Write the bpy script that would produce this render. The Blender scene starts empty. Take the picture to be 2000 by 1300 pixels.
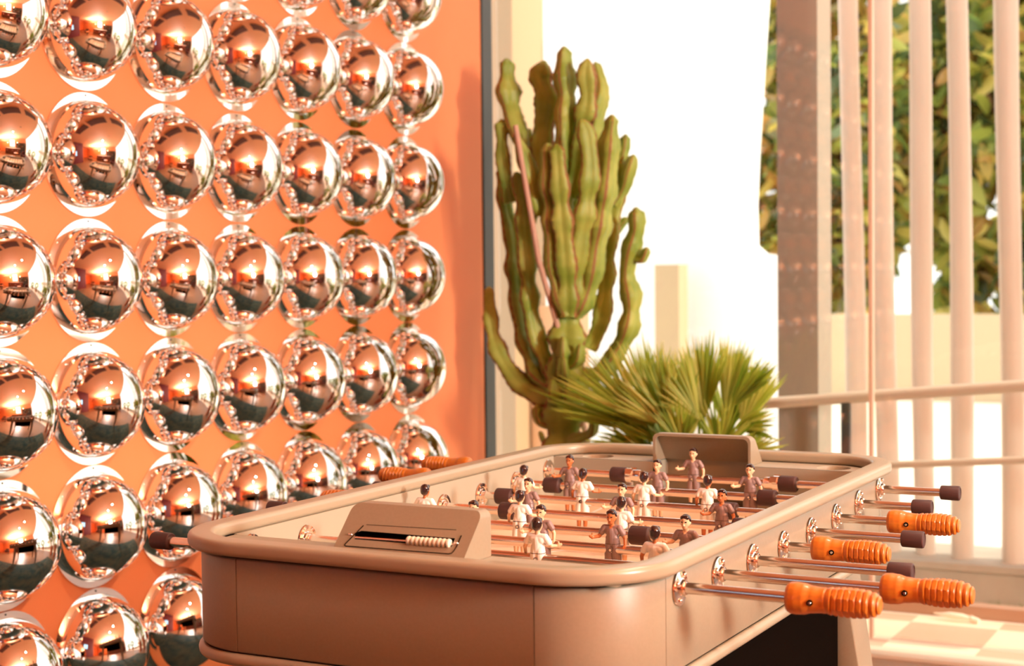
import bpy, bmesh, math, random
import numpy as np
from mathutils import Vector, Matrix
S = bpy.context.scene
COL = S.collection
PI = math.pi
random.seed(7)

# ------------------------------------------------------------------ camera
cd = bpy.data.cameras.new('camera'); cam = bpy.data.objects.new('camera', cd); COL.objects.link(cam)
cd.sensor_fit = 'HORIZONTAL'; cd.sensor_width = 36.0; cd.lens = 54.903
cam.matrix_world = Matrix(((0.88473, -0.00848, 0.46603, 0.9665),
                           (0.46598, 0.03903, -0.88393, -1.9684),
                           (-0.01069, 0.99920, 0.03849, 1.2594),
                           (0, 0, 0, 1)))
cd.dof.use_dof = True; cd.dof.focus_distance = 2.6; cd.dof.aperture_fstop = 5.0
cd.clip_start = 0.05; cd.clip_end = 200
S.camera = cam

# ------------------------------------------------------------------ world, sun, exposure
S.view_settings.view_transform = 'Standard'; S.view_settings.look = 'None'
S.view_settings.gamma = 1.0; S.view_settings.use_curve_mapping = False
S.view_settings.exposure = 0.17
w = bpy.data.worlds.new('sky'); S.world = w; w.use_nodes = True
bg = w.node_tree.nodes['Background']; bg.inputs[0].default_value = (1.0, 0.97, 0.94, 1); bg.inputs[1].default_value = 1.9
S.cycles.caustics_reflective = False; S.cycles.caustics_refractive = False
S.cycles.sample_clamp_indirect = 4.0
S.cycles.max_bounces = 10; S.cycles.glossy_bounces = 6; S.cycles.diffuse_bounces = 4; S.cycles.transparent_max_bounces = 12

def sun(name, direction, strength, color, ang):
    l = bpy.data.lights.new(name, 'SUN'); l.energy = strength; l.color = color; l.angle = ang
    o = bpy.data.objects.new(name, l); COL.objects.link(o)
    o.rotation_euler = Vector(direction).to_track_quat('-Z', 'Y').to_euler(); o.location = (4, 8, 8)
    return o
def area(name, loc, target, sx, sy, power, color):
    l = bpy.data.lights.new(name, 'AREA'); l.shape = 'RECTANGLE'; l.size = sx; l.size_y = sy; l.energy = power; l.color = color
    o = bpy.data.objects.new(name, l); COL.objects.link(o); o.location = loc
    o.rotation_euler = (Vector(target) - Vector(loc)).to_track_quat('-Z', 'Y').to_euler()
    return o
# low sun outside, coming from the right beyond the glass front
sun('sun', (-0.75, -0.08, -0.55), 4.0, (1.0, 0.86, 0.66), 0.02)
# daylight through the side window of the room (window_2) and an added uplight that brightens the ceiling
area('window_daylight', (4.93, -0.5, 2.05), (-1.2, 0.9, 1.0), 0.6, 0.8, 310, (1.0, 0.95, 0.86))
area('added_uplight', (3.7, -1.6, 2.14), (3.7, -1.6, 3.0), 0.5, 1.6, 360, (1.0, 0.88, 0.74))
def spot(name, loc, target, power, color, ang=75, rad=.04):
    l = bpy.data.lights.new(name, 'SPOT'); l.energy = power; l.color = color; l.spot_size = math.radians(ang); l.spot_blend = .6; l.shadow_soft_size = rad
    o = bpy.data.objects.new(name, l); COL.objects.link(o); o.location = loc
    o.rotation_euler = (Vector(target) - Vector(loc)).to_track_quat('-Z', 'Y').to_euler(); return o
# recessed downlights over the table
spot('downlight', (1.35, 0.35, 2.94), (0.0, 0.45, .8), 105, (1.0, .83, .64))
spot('downlight', (0.55, 1.25, 2.94), (-.2, 0.9, .8), 75, (1.0, .83, .64))

# ------------------------------------------------------------------ helpers
def tag(o, label=None, cat=None, group=None, kind=None):
    if label: o['label'] = label
    if cat: o['category'] = cat
    if group: o['group'] = group
    if kind: o['kind'] = kind
    return o
def empty(name, loc=(0, 0, 0), label=None, cat=None, group=None):
    o = bpy.data.objects.new(name, None); COL.objects.link(o); o.location = loc; o.empty_display_size = .05
    return tag(o, label, cat, group)
def build(name, bm, mats, parent=None, smooth=True, angle=40, loc=(0, 0, 0)):
    me = bpy.data.meshes.new(name)
    bmesh.ops.recalc_face_normals(bm, faces=bm.faces)
    bm.to_mesh(me); bm.free()
    for m in (mats if isinstance(mats, (list, tuple)) else [mats]): me.materials.append(m)
    if smooth:
        me.polygons.foreach_set('use_smooth', [True] * len(me.polygons))
        me.set_sharp_from_angle(angle=math.radians(angle))
    o = bpy.data.objects.new(name, me); COL.objects.link(o); o.location = loc
    if parent: o.parent = parent
    return o
def link_copy(o, parent=None, loc=None):
    c = o.copy(); COL.objects.link(c); c.parent = parent
    if loc is not None: c.location = loc
    return c
def copy_tree(o, parent=None, loc=None):
    c = link_copy(o, parent, loc)
    for ch in list(o.children): copy_tree(ch, c)
    return c
def box(bm, x0, x1, y0, y1, z0, z1, mi=0, bev=0):
    r = bmesh.ops.create_cube(bm, size=1)
    vs = r['verts']
    for v in vs:
        v.co = Vector(((x0 + x1) / 2 + v.co.x * (x1 - x0), (y0 + y1) / 2 + v.co.y * (y1 - y0), (z0 + z1) / 2 + v.co.z * (z1 - z0)))
    fs = set(f for v in vs for f in v.link_faces)
    for f in fs: f.material_index = mi
    if bev:
        es = list(set(e for f in fs for e in f.edges))
        rr = bmesh.ops.bevel(bm, geom=es, offset=bev, segments=2, profile=.5, affect='EDGES')
        for f in rr['faces']: f.material_index = mi
def frame_for(d):
    d = d.normalized(); a = Vector((0, 0, 1)) if abs(d.z) < .9 else Vector((1, 0, 0))
    u = d.cross(a).normalized(); return u, u.cross(d).normalized()
def tube(bm, pts, rad, seg=12, mi=0, caps=True, shape=None):
    """sweep a circle (or shape(i, ang) radius factor) along pts"""
    pts = [Vector(p) for p in pts]; n = len(pts)
    if not isinstance(rad, (list, tuple)): rad = [rad] * n
    rings = []; u = None
    for i, p in enumerate(pts):
        d = (pts[min(i + 1, n - 1)] - pts[max(i - 1, 0)])
        if u is None: u, v = frame_for(d)
        else:
            dn = d.normalized(); u = (u - dn * u.dot(dn)).normalized(); v = dn.cross(u) * -1
        ring = []
        for k in range(seg):
            a = 2 * PI * k / seg; rr = rad[i] * (shape(i, a) if shape else 1)
            ring.append(bm.verts.new(p + u * math.cos(a) * rr + v * math.sin(a) * rr))
        rings.append(ring)
    for i in range(n - 1):
        for k in range(seg):
            f = bm.faces.new((rings[i][k], rings[i][(k + 1) % seg], rings[i + 1][(k + 1) % seg], rings[i + 1][k])); f.material_index = mi
    if caps:
        f = bm.faces.new(rings[0]); f.material_index = mi
        f = bm.faces.new(rings[-1]); f.material_index = mi
    return rings
def lathe(bm, prof, axis='z', seg=32, org=(0, 0, 0), mi=0, rfun=None):
    """prof: list of (r, t) with t along axis"""
    org = Vector(org); ax = {'x': (Vector((1, 0, 0)), Vector((0, 1, 0)), Vector((0, 0, 1))), 'y': (Vector((0, 1, 0)), Vector((0, 0, 1)), Vector((1, 0, 0))),
                             'z': (Vector((0, 0, 1)), Vector((1, 0, 0)), Vector((0, 1, 0)))}[axis]
    rings = []
    for r, t in prof:
        if r <= 1e-6: rings.append([bm.verts.new(org + ax[0] * t)]); continue
        ring = []
        for k in range(seg):
            a = 2 * PI * k / seg; rr = rfun(r, t, a) if rfun else r
            ring.append(bm.verts.new(org + ax[0] * t + ax[1] * math.cos(a) * rr + ax[2] * math.sin(a) * rr))
        rings.append(ring)
    for A, B in zip(rings, rings[1:]):
        for k in range(seg):
            k2 = (k + 1) % seg
            if len(A) == 1 and len(B) == 1: continue
            if len(A) == 1: vs = (A[0], B[k2], B[k])
            elif len(B) == 1: vs = (A[k], A[k2], B[0])
            else: vs = (A[k], A[k2], B[k2], B[k])
            f = bm.faces.new(vs); f.material_index = mi
    if len(rings[0]) > 1: f = bm.faces.new(rings[0]); f.material_index = mi
    if len(rings[-1]) > 1: f = bm.faces.new(rings[-1]); f.material_index = mi
def ball(bm, c, r, mi=0, u=14, v=9, sc=(1, 1, 1)):
    rr = bmesh.ops.create_uvsphere(bm, u_segments=u, v_segments=v, radius=r)
    for x in rr['verts']: x.co = Vector((x.co.x * sc[0], x.co.y * sc[1], x.co.z * sc[2])) + Vector(c)
    for f in set(f for x in rr['verts'] for f in x.link_faces): f.material_index = mi
def prism(bm, poly, x0, x1, mi=0):
    """poly in (y,z), extruded along x"""
    a = [bm.verts.new((x0, y, z)) for y, z in poly]; b = [bm.verts.new((x1, y, z)) for y, z in poly]
    n = len(poly)
    fs = [bm.faces.new(a), bm.faces.new(b[::-1])] + [bm.faces.new((a[i], a[(i + 1) % n], b[(i + 1) % n], b[i])) for i in range(n)]
    for f in fs: f.material_index = mi

# ------------------------------------------------------------------ materials
def mat(name, col, rough=.5, metal=0, noise=0, scale=30, col2=None, bump=0, spec=.5, sub=0, coat=0, stretch=None, lo=.35, hi=.65, detail=4):
    m = bpy.data.materials.new(name); m.use_nodes = True; nt = m.node_tree; b = nt.nodes['Principled BSDF']
    b.inputs['Base Color'].default_value = (*col, 1); b.inputs['Roughness'].default_value = rough; b.inputs['Metallic'].default_value = metal
    b.inputs['Specular IOR Level'].default_value = spec
    if coat: b.inputs['Coat Weight'].default_value = coat; b.inputs['Coat Roughness'].default_value = .15
    if col2 or bump:
        tc = nt.nodes.new('ShaderNodeTexCoord'); mp = nt.nodes.new('ShaderNodeMapping'); n = nt.nodes.new('ShaderNodeTexNoise')
        n.inputs['Scale'].default_value = scale; n.inputs['Detail'].default_value = detail
        if stretch: mp.inputs['Scale'].default_value = stretch
        nt.links.new(tc.outputs['Object'], mp.inputs[0]); nt.links.new(mp.outputs[0], n.inputs['Vector'])
        if col2:
            r = nt.nodes.new('ShaderNodeValToRGB'); r.color_ramp.elements[0].color = (*col, 1); r.color_ramp.elements[1].color = (*col2, 1)
            r.color_ramp.elements[0].position = lo; r.color_ramp.elements[1].position = hi
            nt.links.new(n.outputs[0], r.inputs[0]); nt.links.new(r.outputs[0], b.inputs['Base Color'])
        if bump:
            bp = nt.nodes.new('ShaderNodeBump'); bp.inputs['Strength'].default_value = bump; bp.inputs['Distance'].default_value = .002
            nt.links.new(n.outputs[0], bp.inputs['Height']); nt.links.new(bp.outputs[0], b.inputs['Normal'])
    return m
def emis(name, col, st):
    m = bpy.data.materials.new(name); m.use_nodes = True; nt = m.node_tree; nt.nodes.clear()
    e = nt.nodes.new('ShaderNodeEmission'); e.inputs[0].default_value = (*col, 1); e.inputs[1].default_value = st
    o = nt.nodes.new('ShaderNodeOutputMaterial'); nt.links.new(e.outputs[0], o.inputs[0]); return m
def leafmat(name, cols, trans=.35, rough=.35):
    m = bpy.data.materials.new(name); m.use_nodes = True; nt = m.node_tree; b = nt.nodes['Principled BSDF']
    at = nt.nodes.new('ShaderNodeAttribute'); at.attribute_name = 'rnd'
    r = nt.nodes.new('ShaderNodeValToRGB'); r.color_ramp.interpolation = 'LINEAR'
    els = r.color_ramp.elements
    while len(els) < len(cols): els.new(.5)
    for i, c in enumerate(cols): els[i].position = i / (len(cols) - 1); els[i].color = (*c, 1)
    nt.links.new(at.outputs['Fac'], r.inputs[0]); nt.links.new(r.outputs[0], b.inputs['Base Color']); b.inputs['Roughness'].default_value = rough
    t = nt.nodes.new('ShaderNodeBsdfTranslucent'); mx = nt.nodes.new('ShaderNodeMixShader'); mx.inputs[0].default_value = trans
    nt.links.new(r.outputs[0], t.inputs[0]); nt.links.new(b.outputs[0], mx.inputs[1]); nt.links.new(t.outputs[0], mx.inputs[2])
    nt.links.new(mx.outputs[0], nt.nodes['Material Output'].inputs[0]); return m
def glassmat(name, tint=(.97, .98, .97), refl=.06):
    m = bpy.data.materials.new(name); m.use_nodes = True; nt = m.node_tree; nt.nodes.clear()
    t = nt.nodes.new('ShaderNodeBsdfTransparent'); t.inputs[0].default_value = (*tint, 1)
    g = nt.nodes.new('ShaderNodeBsdfGlossy'); g.inputs['Roughness'].default_value = 0.0
    fr = nt.nodes.new('ShaderNodeFresnel'); ge = nt.nodes.new('ShaderNodeNewGeometry'); mr = nt.nodes.new('ShaderNodeMapRange')
    mr.inputs['To Min'].default_value = 1.5; mr.inputs['To Max'].default_value = 1 / 1.5
    nt.links.new(ge.outputs['Backfacing'], mr.inputs[0]); nt.links.new(mr.outputs[0], fr.inputs[0])
    mx = nt.nodes.new('ShaderNodeMixShader'); o = nt.nodes.new('ShaderNodeOutputMaterial')
    nt.links.new(fr.outputs[0], mx.inputs[0]); nt.links.new(t.outputs[0], mx.inputs[1]); nt.links.new(g.outputs[0], mx.inputs[2]); nt.links.new(mx.outputs[0], o.inputs[0])
    return m
M = {}
M['orange'] = mat('orange_wall', (.90, .265, .085), .6, col2=(.94, .29, .10), scale=2.5)
M['orange_ceiling'] = mat('orange_ceiling', (.92, .40, .19), .7)
M['taupe'] = mat('taupe_paint', (.275, .222, .150), .42, col2=(.29, .234, .16), scale=220, bump=.03)
M['taupe_in'] = mat('taupe_inner', (.36, .32, .24), .5)
M['rim'] = mat('rim_plastic', (.335, .28, .195), .3)
M['seam'] = mat('dark_seam', (.006, .004, .003), .9, spec=0)
M['chrome'] = mat('chrome', (.92, .88, .84), .07, 1)
M['mirror'] = mat('mirror_dome', (.97, .95, .93), .012, 1)
M['steel'] = mat('brushed_steel', (.84, .74, .66), .2, 1)
M['wood'] = mat('handle_wood', (.56, .17, .012), .42, col2=(.42, .10, .006), scale=14, stretch=(1.2, 9, 9), lo=.4, hi=.8, coat=.25)
M['rubber'] = mat('dark_rubber', (.060, .028, .026), .5, spec=.3)
M['field'] = None
M['brown_shirt'] = mat('mauve_plastic', (.25, .165, .155), .35)
M['white_shirt'] = mat('white_plastic', (.95, .89, .82), .35)
M['skin_pale'] = mat('pale_skin', (.80, .50, .30), .35)
M['skin_dark'] = mat('dark_skin', (.50, .16, .05), .35)
M['hair'] = mat('hair_gloss', (.028, .011, .009), .12, coat=.6)
M['black'] = mat('black_gloss', (.015, .012, .012), .3)
M['white_p'] = mat('ivory', (.88, .78, .62), .35)
M['cactus'] = mat('cactus_skin', (.22, .32, .035), .5, col2=(.44, .50, .10), scale=9, bump=.2)
M['corky'] = mat('cactus_edge', (.30, .14, .045), .7)
M['stake'] = mat('stake_wood', (.62, .38, .27), .6, col2=(.70, .45, .33), scale=20, stretch=(8, 8, 1))
M['pot'] = mat('terracotta', (.42, .15, .07), .7)
M['soil'] = mat('soil', (.06, .035, .02), .9)
M['palm'] = leafmat('palm_leaf', [(.20, .32, .02), (.46, .56, .06), (.74, .70, .17), (.38, .56, .06)], .5, .4)
M['leaf'] = leafmat('tree_leaf', [(.08, .13, .05), (.22, .33, .09), (.48, .52, .10), (.85, .68, .18), (.62, .32, .09), (.28, .38, .26)], .5, .15)
M['bark'] = mat('bark', (.22, .12, .06), .8)
M['slat'] = mat('slat_cream', (.78, .67, .56), .6, col2=(.72, .60, .49), scale=3, stretch=(3, 3, .6))
M['cream'] = mat('cream_wall', (.60, .47, .31), .8)
M['pier'] = mat('pier_render', (.50, .37, .23), .8)
M['whitewall'] = mat('white_wall', (.9, .9, .9), .8)
M['greycol'] = mat('taupe_column', (.36, .31, .25), .7)
M['frame'] = mat('dark_frame', (.055, .06, .055), .5)
M['railing'] = mat('rail_metal', (.66, .55, .42), .4, 0)
M['glass'] = glassmat('clear_glass')
M['carpet'] = mat('carpet', (.015, .045, .04), .95, col2=(.07, .08, .05), scale=6)
M['floorwood'] = mat('floor_wood', (.22, .11, .055), .45, col2=(.30, .17, .09), scale=5, stretch=(1, 8, 1))
M['red'] = mat('dark_red_wall', (.16, .018, .02), .6)
M['concrete'] = mat('kerb_concrete', (.42, .35, .28), .8, col2=(.48, .41, .33), scale=6)

# ------------------------------------------------------------------ room
def structure(name, bm, m, smooth=False):
    o = build(name, bm, m, smooth=smooth); o['kind'] = 'structure'; return o
def sbox(name, m, *a):
    bm = bmesh.new(); box(bm, *a); return structure(name, bm, m)
WX = -1.75          # face of the orange wall
GY = 3.08           # glass front
sbox('wall_left', M['orange'], WX - .12, WX, -2.72, 2.965, 0, 3.0)
# floor with mottled planks, ceiling with dark recesses
sbox('floor', M['floorwood'], WX - .12, 5.1, -6, GY - .06, -.1, 0)
sbox('ceiling', M['orange_ceiling'], WX - .12, 5.1, -6, GY + .12, 3.0, 3.1)
sbox('wall_back', M['red'], WX - .12, .85, -2.84, -2.72, 0, 3.0)
sbox('wall_alcove', M['red'], .73, .85, -6, -2.84, 0, 3.0)
sbox('wall_rear', M['orange'], .85, 5.1, -6.1, -6, 0, 3.0)
bm = bmesh.new()
box(bm, 5.0, 5.12, -6, -1.1, 0, 3.0); box(bm, 5.0, 5.12, .1, GY, 0, 3.0); box(bm, 5.0, 5.12, -1.1, .1, 0, 1.3); box(bm, 5.0, 5.12, -1.1, .1, 2.8, 3.0)
structure('wall_right', bm, M['orange_ceiling'])
bm = bmesh.new()
for a in ((-1.14, -1.1, 1.26, 2.84), (.1, .14, 1.26, 2.84), (-1.1, .1, 2.8, 2.84), (-1.1, .1, 1.26, 1.3)): box(bm, 4.96, 5.0, *a)
structure('window_2', bm, M['cream'])
o = sbox('window_2_pane', M['glass'], 5.05, 5.06, -1.1, .1, 1.3, 2.8)
# glass front: frame at the end of the orange wall, panes, mullions
bm = bmesh.new(); box(bm, WX - .10, WX + .005, 2.97, 3.045, 0, 3.0, bev=.004); structure('trim_1', bm, M['frame'])
for i, (a, b) in enumerate(((WX + .006, -.376), (-.364, 1.4), (1.41, 3.2), (3.21, 5.0))):
    bm = bmesh.new(); box(bm, a, b, GY - .005, GY + .005, .06, 3.0); structure('window_1' if i == 0 else 'window_%d' % (i + 2), bm, M['glass'])
bm = bmesh.new(); box(bm, -.377, -.363, GY - .012, GY + .012, .05, 3.0, bev=.002); structure('trim_2', bm, mat('mullion', (.72, .52, .38), .4))
bm = bmesh.new(); box(bm, WX, 5.0, GY - .06, GY + .05, -.02, .012); structure('trim_3', bm, M['railing'])

def thing(name, bm, m, label, cat, group=None, smooth=True, angle=40, loc=(0, 0, 0), kind=None):
    return tag(build(name, bm, m, None, smooth, angle, loc), label, cat, group, kind)

# carpet strip along the mirror wall
bm = bmesh.new(); box(bm, WX + .01, -.60, -2.6, 2.15, .001, .014, bev=.004)
thing('carpet', bm, M['carpet'], 'dark green mottled carpet along the wall of mirror domes, seen only in their reflections', 'carpet')
# ceiling recesses, trough of the added uplight, downlight rings
for i, (y0, lab) in enumerate(((-.75, 'dark ceiling vent nearest the red back wall, seen reflected in the domes'), (.42, 'middle dark ceiling vent above the mirror domes, seen reflected in them'), (1.75, 'dark ceiling vent nearest the glass front, seen reflected in the domes'))):
    v = empty('ceiling_vent', (-1.05, y0 + .5, 2.99), lab, 'vent', 'ceiling vents above the domes')
    bm = bmesh.new(); box(bm, -.19, .19, -.5, .5, -.012, .0)
    for a in range(9): box(bm, -.16, .16, -.46 + a * .105, -.40 + a * .105, -.018, -.012)
    build('grille', bm, mat('vent_brown', (.16, .055, .035), .6), v, smooth=False)
ul = empty('added_uplight_trough', (3.7, -1.6, 2.1), 'open trough of an added ceiling uplight near the side window, its glow reflected in the domes', 'uplight')
bm = bmesh.new()
for q in ((-.30, .30, -.85, .85, 0, .012), (-.30, -.288, -.85, .85, 0, .09), (.288, .30, -.85, .85, 0, .09), (-.288, .288, -.85, -.838, 0, .09), (-.288, .288, .838, .85, 0, .09)): box(bm, *q)
build('trough', bm, M['cream'], ul, smooth=False)
for sy in (-1, 1):
    bm = bmesh.new(); tube(bm, [(0, sy * .84, .05), (0, sy * .84, .90)], .006, 8); build('hanger', bm, M['frame'], ul)
for x, y, lab in ((1.35, .35, 'round recessed downlight above the grips of the football table'), (.55, 1.25, 'round recessed downlight above the far goal')):
    bm = bmesh.new(); lathe(bm, [(.055, 0), (.075, 0), (.078, -.006), (.074, -.010), (.056, -.008), (.055, 0)], 'z', 28, org=(x, y, 3.0)); thing('downlight_ring', bm, M['cream'], lab + ', reflected in the domes', 'downlight', 'recessed downlights')
# bar at the far side of the room (seen in the domes)
br = empty('bar_counter', (4.0, -.2, 0), 'long wooden bar counter across the room, seen only in the dome reflections', 'bar counter')
bm = bmesh.new(); box(bm, -.25, .25, -1.5, 1.5, 0, 1.02); build('cabinet', bm, mat('bar_wood', (.18, .06, .03), .5), br, smooth=False)
bm = bmesh.new(); box(bm, -.32, .32, -1.55, 1.55, 1.02, 1.07, bev=.01); build('countertop', bm, mat('bar_top', (.6, .4, .3), .25), br)
def stool(y, lab):
    s = empty('bar_stool', (3.4, y, 0), lab, 'bar stool', 'stools along the bar')
    bm = bmesh.new(); lathe(bm, [(0, .70), (.15, .70), (.17, .72), (.17, .75), (.15, .77), (0, .77)], 'z', 24); build('seat', bm, mat('stool_seat', (.3, .06, .03), .5), s)
    for sx in (-1, 1):
        for sy in (-1, 1):
            bm = bmesh.new(); tube(bm, [(sx * .11, sy * .11, .70), (sx * .18, sy * .18, 0)], .014, 8); build('leg', bm, M['frame'], s)
stool(-1.2, 'bar stool nearest the bright side window, reflected in the domes'); stool(-.2, 'bar stool at the middle of the bar, reflected in the domes'); stool(.8, 'bar stool at the glass end of the bar, reflected in the domes')
for k, (y, c) in enumerate(((-1.3, 'left'), (-.3, 'middle'), (.7, 'right'))):
    p = empty('pendant_lamp', (4.0, y, 2.05), 'glowing globe pendant above the %s of the bar, reflected in the domes' % c, 'pendant lamp', 'pendants above the bar')
    bm = bmesh.new(); ball(bm, (0, 0, 0), .075); build('globe', bm, emis('globe_glow', (1, .78, .55), 9), p)
    bm = bmesh.new(); tube(bm, [(0, 0, .07), (0, 0, .95)], .005, 6); build('cord', bm, M['frame'], p)
bb = empty('back_bar_shelving', (4.83, 1.55, 0), 'tall dark shelving behind the bar, seen only in the dome reflections', 'shelving')
bm = bmesh.new(); box(bm, .12, .15, -1.2, 1.2, 0, 2.1); build('back_panel', bm, M['frame'], bb, smooth=False)
for q in (-1.2, 1.17):
    bm = bmesh.new(); box(bm, -.14, .12, q, q + .03, 0, 2.1); build('side_panel', bm, M['frame'], bb, smooth=False)
for q in (.9, 1.3, 1.7, 2.07):
    bm = bmesh.new(); box(bm, -.14, .12, -1.17, 1.17, q, q + .03); build('shelf', bm, mat('shelf_wood', (.3, .12, .05), .5), bb, smooth=False)
bcols = [(.55, .30, .05), (.75, .75, .7), (.08, .2, .06), (.5, .08, .04)]
for k in range(14):
    bm = bmesh.new(); hh = random.uniform(.24, .31); lathe(bm, [(0, 0), (.036, 0), (.038, .01), (.038, hh * .6), (.014, hh * .78), (.013, hh), (0, hh)], 'z', 14)
    thing('bottle', bm, mat('bottle_glass', bcols[k % 4], .15), 'bottle on the shelving behind the bar, seen only in the dome reflections', 'bottle', 'bottles on the back bar shelving', loc=(4.80, .48 + .32 * (k % 7) + random.uniform(-.04, .04), 1.33 if k < 7 else 1.73))
def lounge(x, y, lab):
    t = empty('side_table', (x, y, 0), lab, 'side table', 'side tables in the lounge')
    bm = bmesh.new(); lathe(bm, [(0, .60), (.30, .60), (.31, .61), (.31, .625), (.30, .635), (0, .635)], 'z', 30); build('tabletop', bm, mat('table_orange', (.55, .2, .06), .4), t)
    bm = bmesh.new(); lathe(bm, [(0, 0), (.19, 0), (.19, .015), (.03, .03), (.025, .60), (0, .60)], 'z', 20); build('pedestal', bm, M['frame'], t)
lounge(2.3, .55, 'round orange side table on the wooden floor nearest the bar, seen in the domes'); lounge(2.2, -2.2, 'round orange side table near the red wall, seen in the domes')
def armchair(x, y, rz, lab):
    t = empty('armchair', (x, y, 0), lab, 'armchair', 'lounge armchairs'); t.rotation_euler = (0, 0, rz); m_ = mat('chair_fabric', (.10, .035, .03), .8)
    bm = bmesh.new(); box(bm, -.3, .3, -.28, .28, .22, .44, bev=.04); build('seat', bm, m_, t)
    bm = bmesh.new(); box(bm, .2, .34, -.32, .32, .3, .86, bev=.05); build('backrest', bm, m_, t)
    for s in (-1, 1):
        bm = bmesh.new(); box(bm, -.3, .3, s * .34 - .05, s * .34 + .05, .22, .62, bev=.03); build('armrest', bm, m_, t)
        for u in (-1, 1): bm = bmesh.new(); tube(bm, [(u * .24, s * .26, .23), (u * .27, s * .29, 0)], [.02, .014], 10); build('leg', bm, M['frame'], t)
armchair(2.5, 1.75, .3, 'dark armchair between the orange side table and the glass front, seen in the domes'); armchair(2.9, -2.9, -.4, 'dark armchair near the bright side window, seen in the domes')
wn = empty('framed_window', (-.5, -2.70, 1.45), 'bluish lit window on the dark red back wall, seen reflected in the domes', 'window')
bm = bmesh.new()
for q in ((-.34, .34, .30, .34), (-.34, .34, -.34, -.30), (-.34, -.30, -.3, .3), (.30, .34, -.3, .3), (-.015, .015, -.3, .3)): box(bm, q[0], q[1], -.018, .02, q[2], q[3])
build('frame', bm, M['frame'], wn, smooth=False)
bm = bmesh.new(); box(bm, -.3, .3, -.012, -.004, -.3, .3); build('pane', bm, emis('blue_daylight', (.55, .8, 1), 1.6), wn, smooth=False)

# ------------------------------------------------------------------ mirror domes
R0, RD = .1470, .1285
bm = bmesh.new()
prof = []
for i in range(19):
    a = math.radians(90 * i / 18); prof.append((RD * math.cos(a), .003 + RD * math.sin(a)))
prof = [(RD + .004, .0035)] + prof[:-1] + [(0, .003 + RD)]
lathe(bm, prof, 'x', 72); bmesh.ops.delete(bm, geom=[f for f in bm.faces if len(f.verts) > 4], context='FACES_ONLY')
d0 = empty('mirror_dome', (0, 0, 0)); dome = build('dome', bm, M['mirror'], d0, angle=60)
bm = bmesh.new(); lathe(bm, [(RD - .002, .0005), (R0 - .001, .0005), (R0, .0015), (R0 - .0006, .0034), (RD + .002, .0036)], 'x', 72)
bmesh.ops.delete(bm, geom=[f for f in bm.faces if len(f.verts) > 4], context='FACES_ONLY')
build('flange', bm, M['mirror'], d0)
bm = bmesh.new(); ball(bm, (.0042, 0, .1400), .0024, u=10, v=6, sc=(.6, 1, 1)); build('screw', bm, M['black'], d0)
colY = [.652, .950, 1.249, 1.545, 1.843, 2.139, 2.436]
rowZ = [2.172, 1.868, 1.560, 1.2525, .948, .643, .338]
jit = {(1, 1): -.002, (2, 1): -.003, (0, 1): -.002, (6, 5): .010, (6, 1): .003}
ordn = ['topmost', 'second', 'third', 'fourth', 'fifth', 'sixth', 'bottom']
coln = ['leftmost', 'second from left', 'third from left', 'middle', 'third from right', 'second from right', 'rightmost']
def place_dome(y, z, lab, grp, first=False):
    o = d0 if first else copy_tree(d0)
    o.location = (WX, y, z); o.scale = (1, 1, 1.034); tag(o, lab, 'mirror dome', grp)
first = True
for c, y in enumerate(colY):
    for r, z in enumerate(rowZ):
        if r == 0 and c < 4 and c not in (0, 1, 2, 3): continue
        yy = y + jit.get((c, r), 0) + random.uniform(-.001, .001)
        seen = not (r == 0 and c < 4) and not (r == 6 and c > 2) 
        lab = 'chrome mirror dome in the %s row, %s column of the orange wall' % (ordn[r], coln[c]) if seen else 'chrome mirror dome on the orange wall just outside the photo or behind the table'
        place_dome(yy, z + random.uniform(-.0004, .0004), lab, 'mirror domes on the orange wall', first); first = False
outy = [.35, .05, -.25, -.55, -.85, -1.15, -1.45, -1.75, -2.05, -2.35]
for y in outy:
    for z in [2.477] + rowZ:
        place_dome(y + random.uniform(-.004, .004), z, 'chrome mirror dome on the orange wall left of the photo edge, seen only in reflections', 'mirror domes beyond the left edge')
for y in colY: place_dome(y, 2.477, 'chrome mirror dome on the orange wall above the photo edge, seen only in reflections', 'mirror domes above the top edge')

# ------------------------------------------------------------------ football table
X0, X1, Y0, Y1, RC = -.562, .181, -.178, 1.185, .13
IX0, IX1 = -.540, .160
EY0, EY1 = -.035, 1.078        # inner end walls
ZB, ZT, ZR, ZS = .716, .857, .8805, .858
XC = (IX0 + IX1) / 2
T = empty('football_table', (XC, .5, 0), 'grey-brown metal football table with rounded corners, steel rods and orange wooden grips', 'football table')
TO = Vector(T.location)
def tb(name, bm, m, parent=T, smooth=True, angle=40):
    """build a table part whose geometry is in world coordinates"""
    for v in bm.verts: v.co -= TO
    return build(name, bm, m, parent, smooth, angle)
def plan(r=RC, off=0, n=14):
    """rounded rectangle: list of (point, outward normal, tag)"""
    out = []
    for cx, cy, a0, k in ((X0 + r, Y0 + r, 180, 'c0'), (X1 - r, Y0 + r, 270, 'c1'), (X1 - r, Y1 - r, 0, 'c2'), (X0 + r, Y1 - r, 90, 'c3')):
        for i in range(n + 1):
            a = math.radians(a0 + 90 * i / n); nn = Vector((math.cos(a), math.sin(a), 0))
            out.append((Vector((cx, cy, 0)) + nn * (r + off), nn, k))
    return out
def sweep_plan(bm, path, prof, closed=True, mi=0):
    """prof: closed polygon of (offset, z)"""
    rings = [[bm.verts.new(p + n * o + Vector((0, 0, z))) for o, z in prof] for p, n, k in path]
    m = len(prof); N = len(rings)
    for i in range(N if closed else N - 1):
        A, B = rings[i], rings[(i + 1) % N]
        for j in range(m):
            bm.faces.new((A[j], A[(j + 1) % m], B[(j + 1) % m], B[j])).material_index = mi
    if not closed: bm.faces.new(rings[0]); bm.faces.new(rings[-1])
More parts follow.
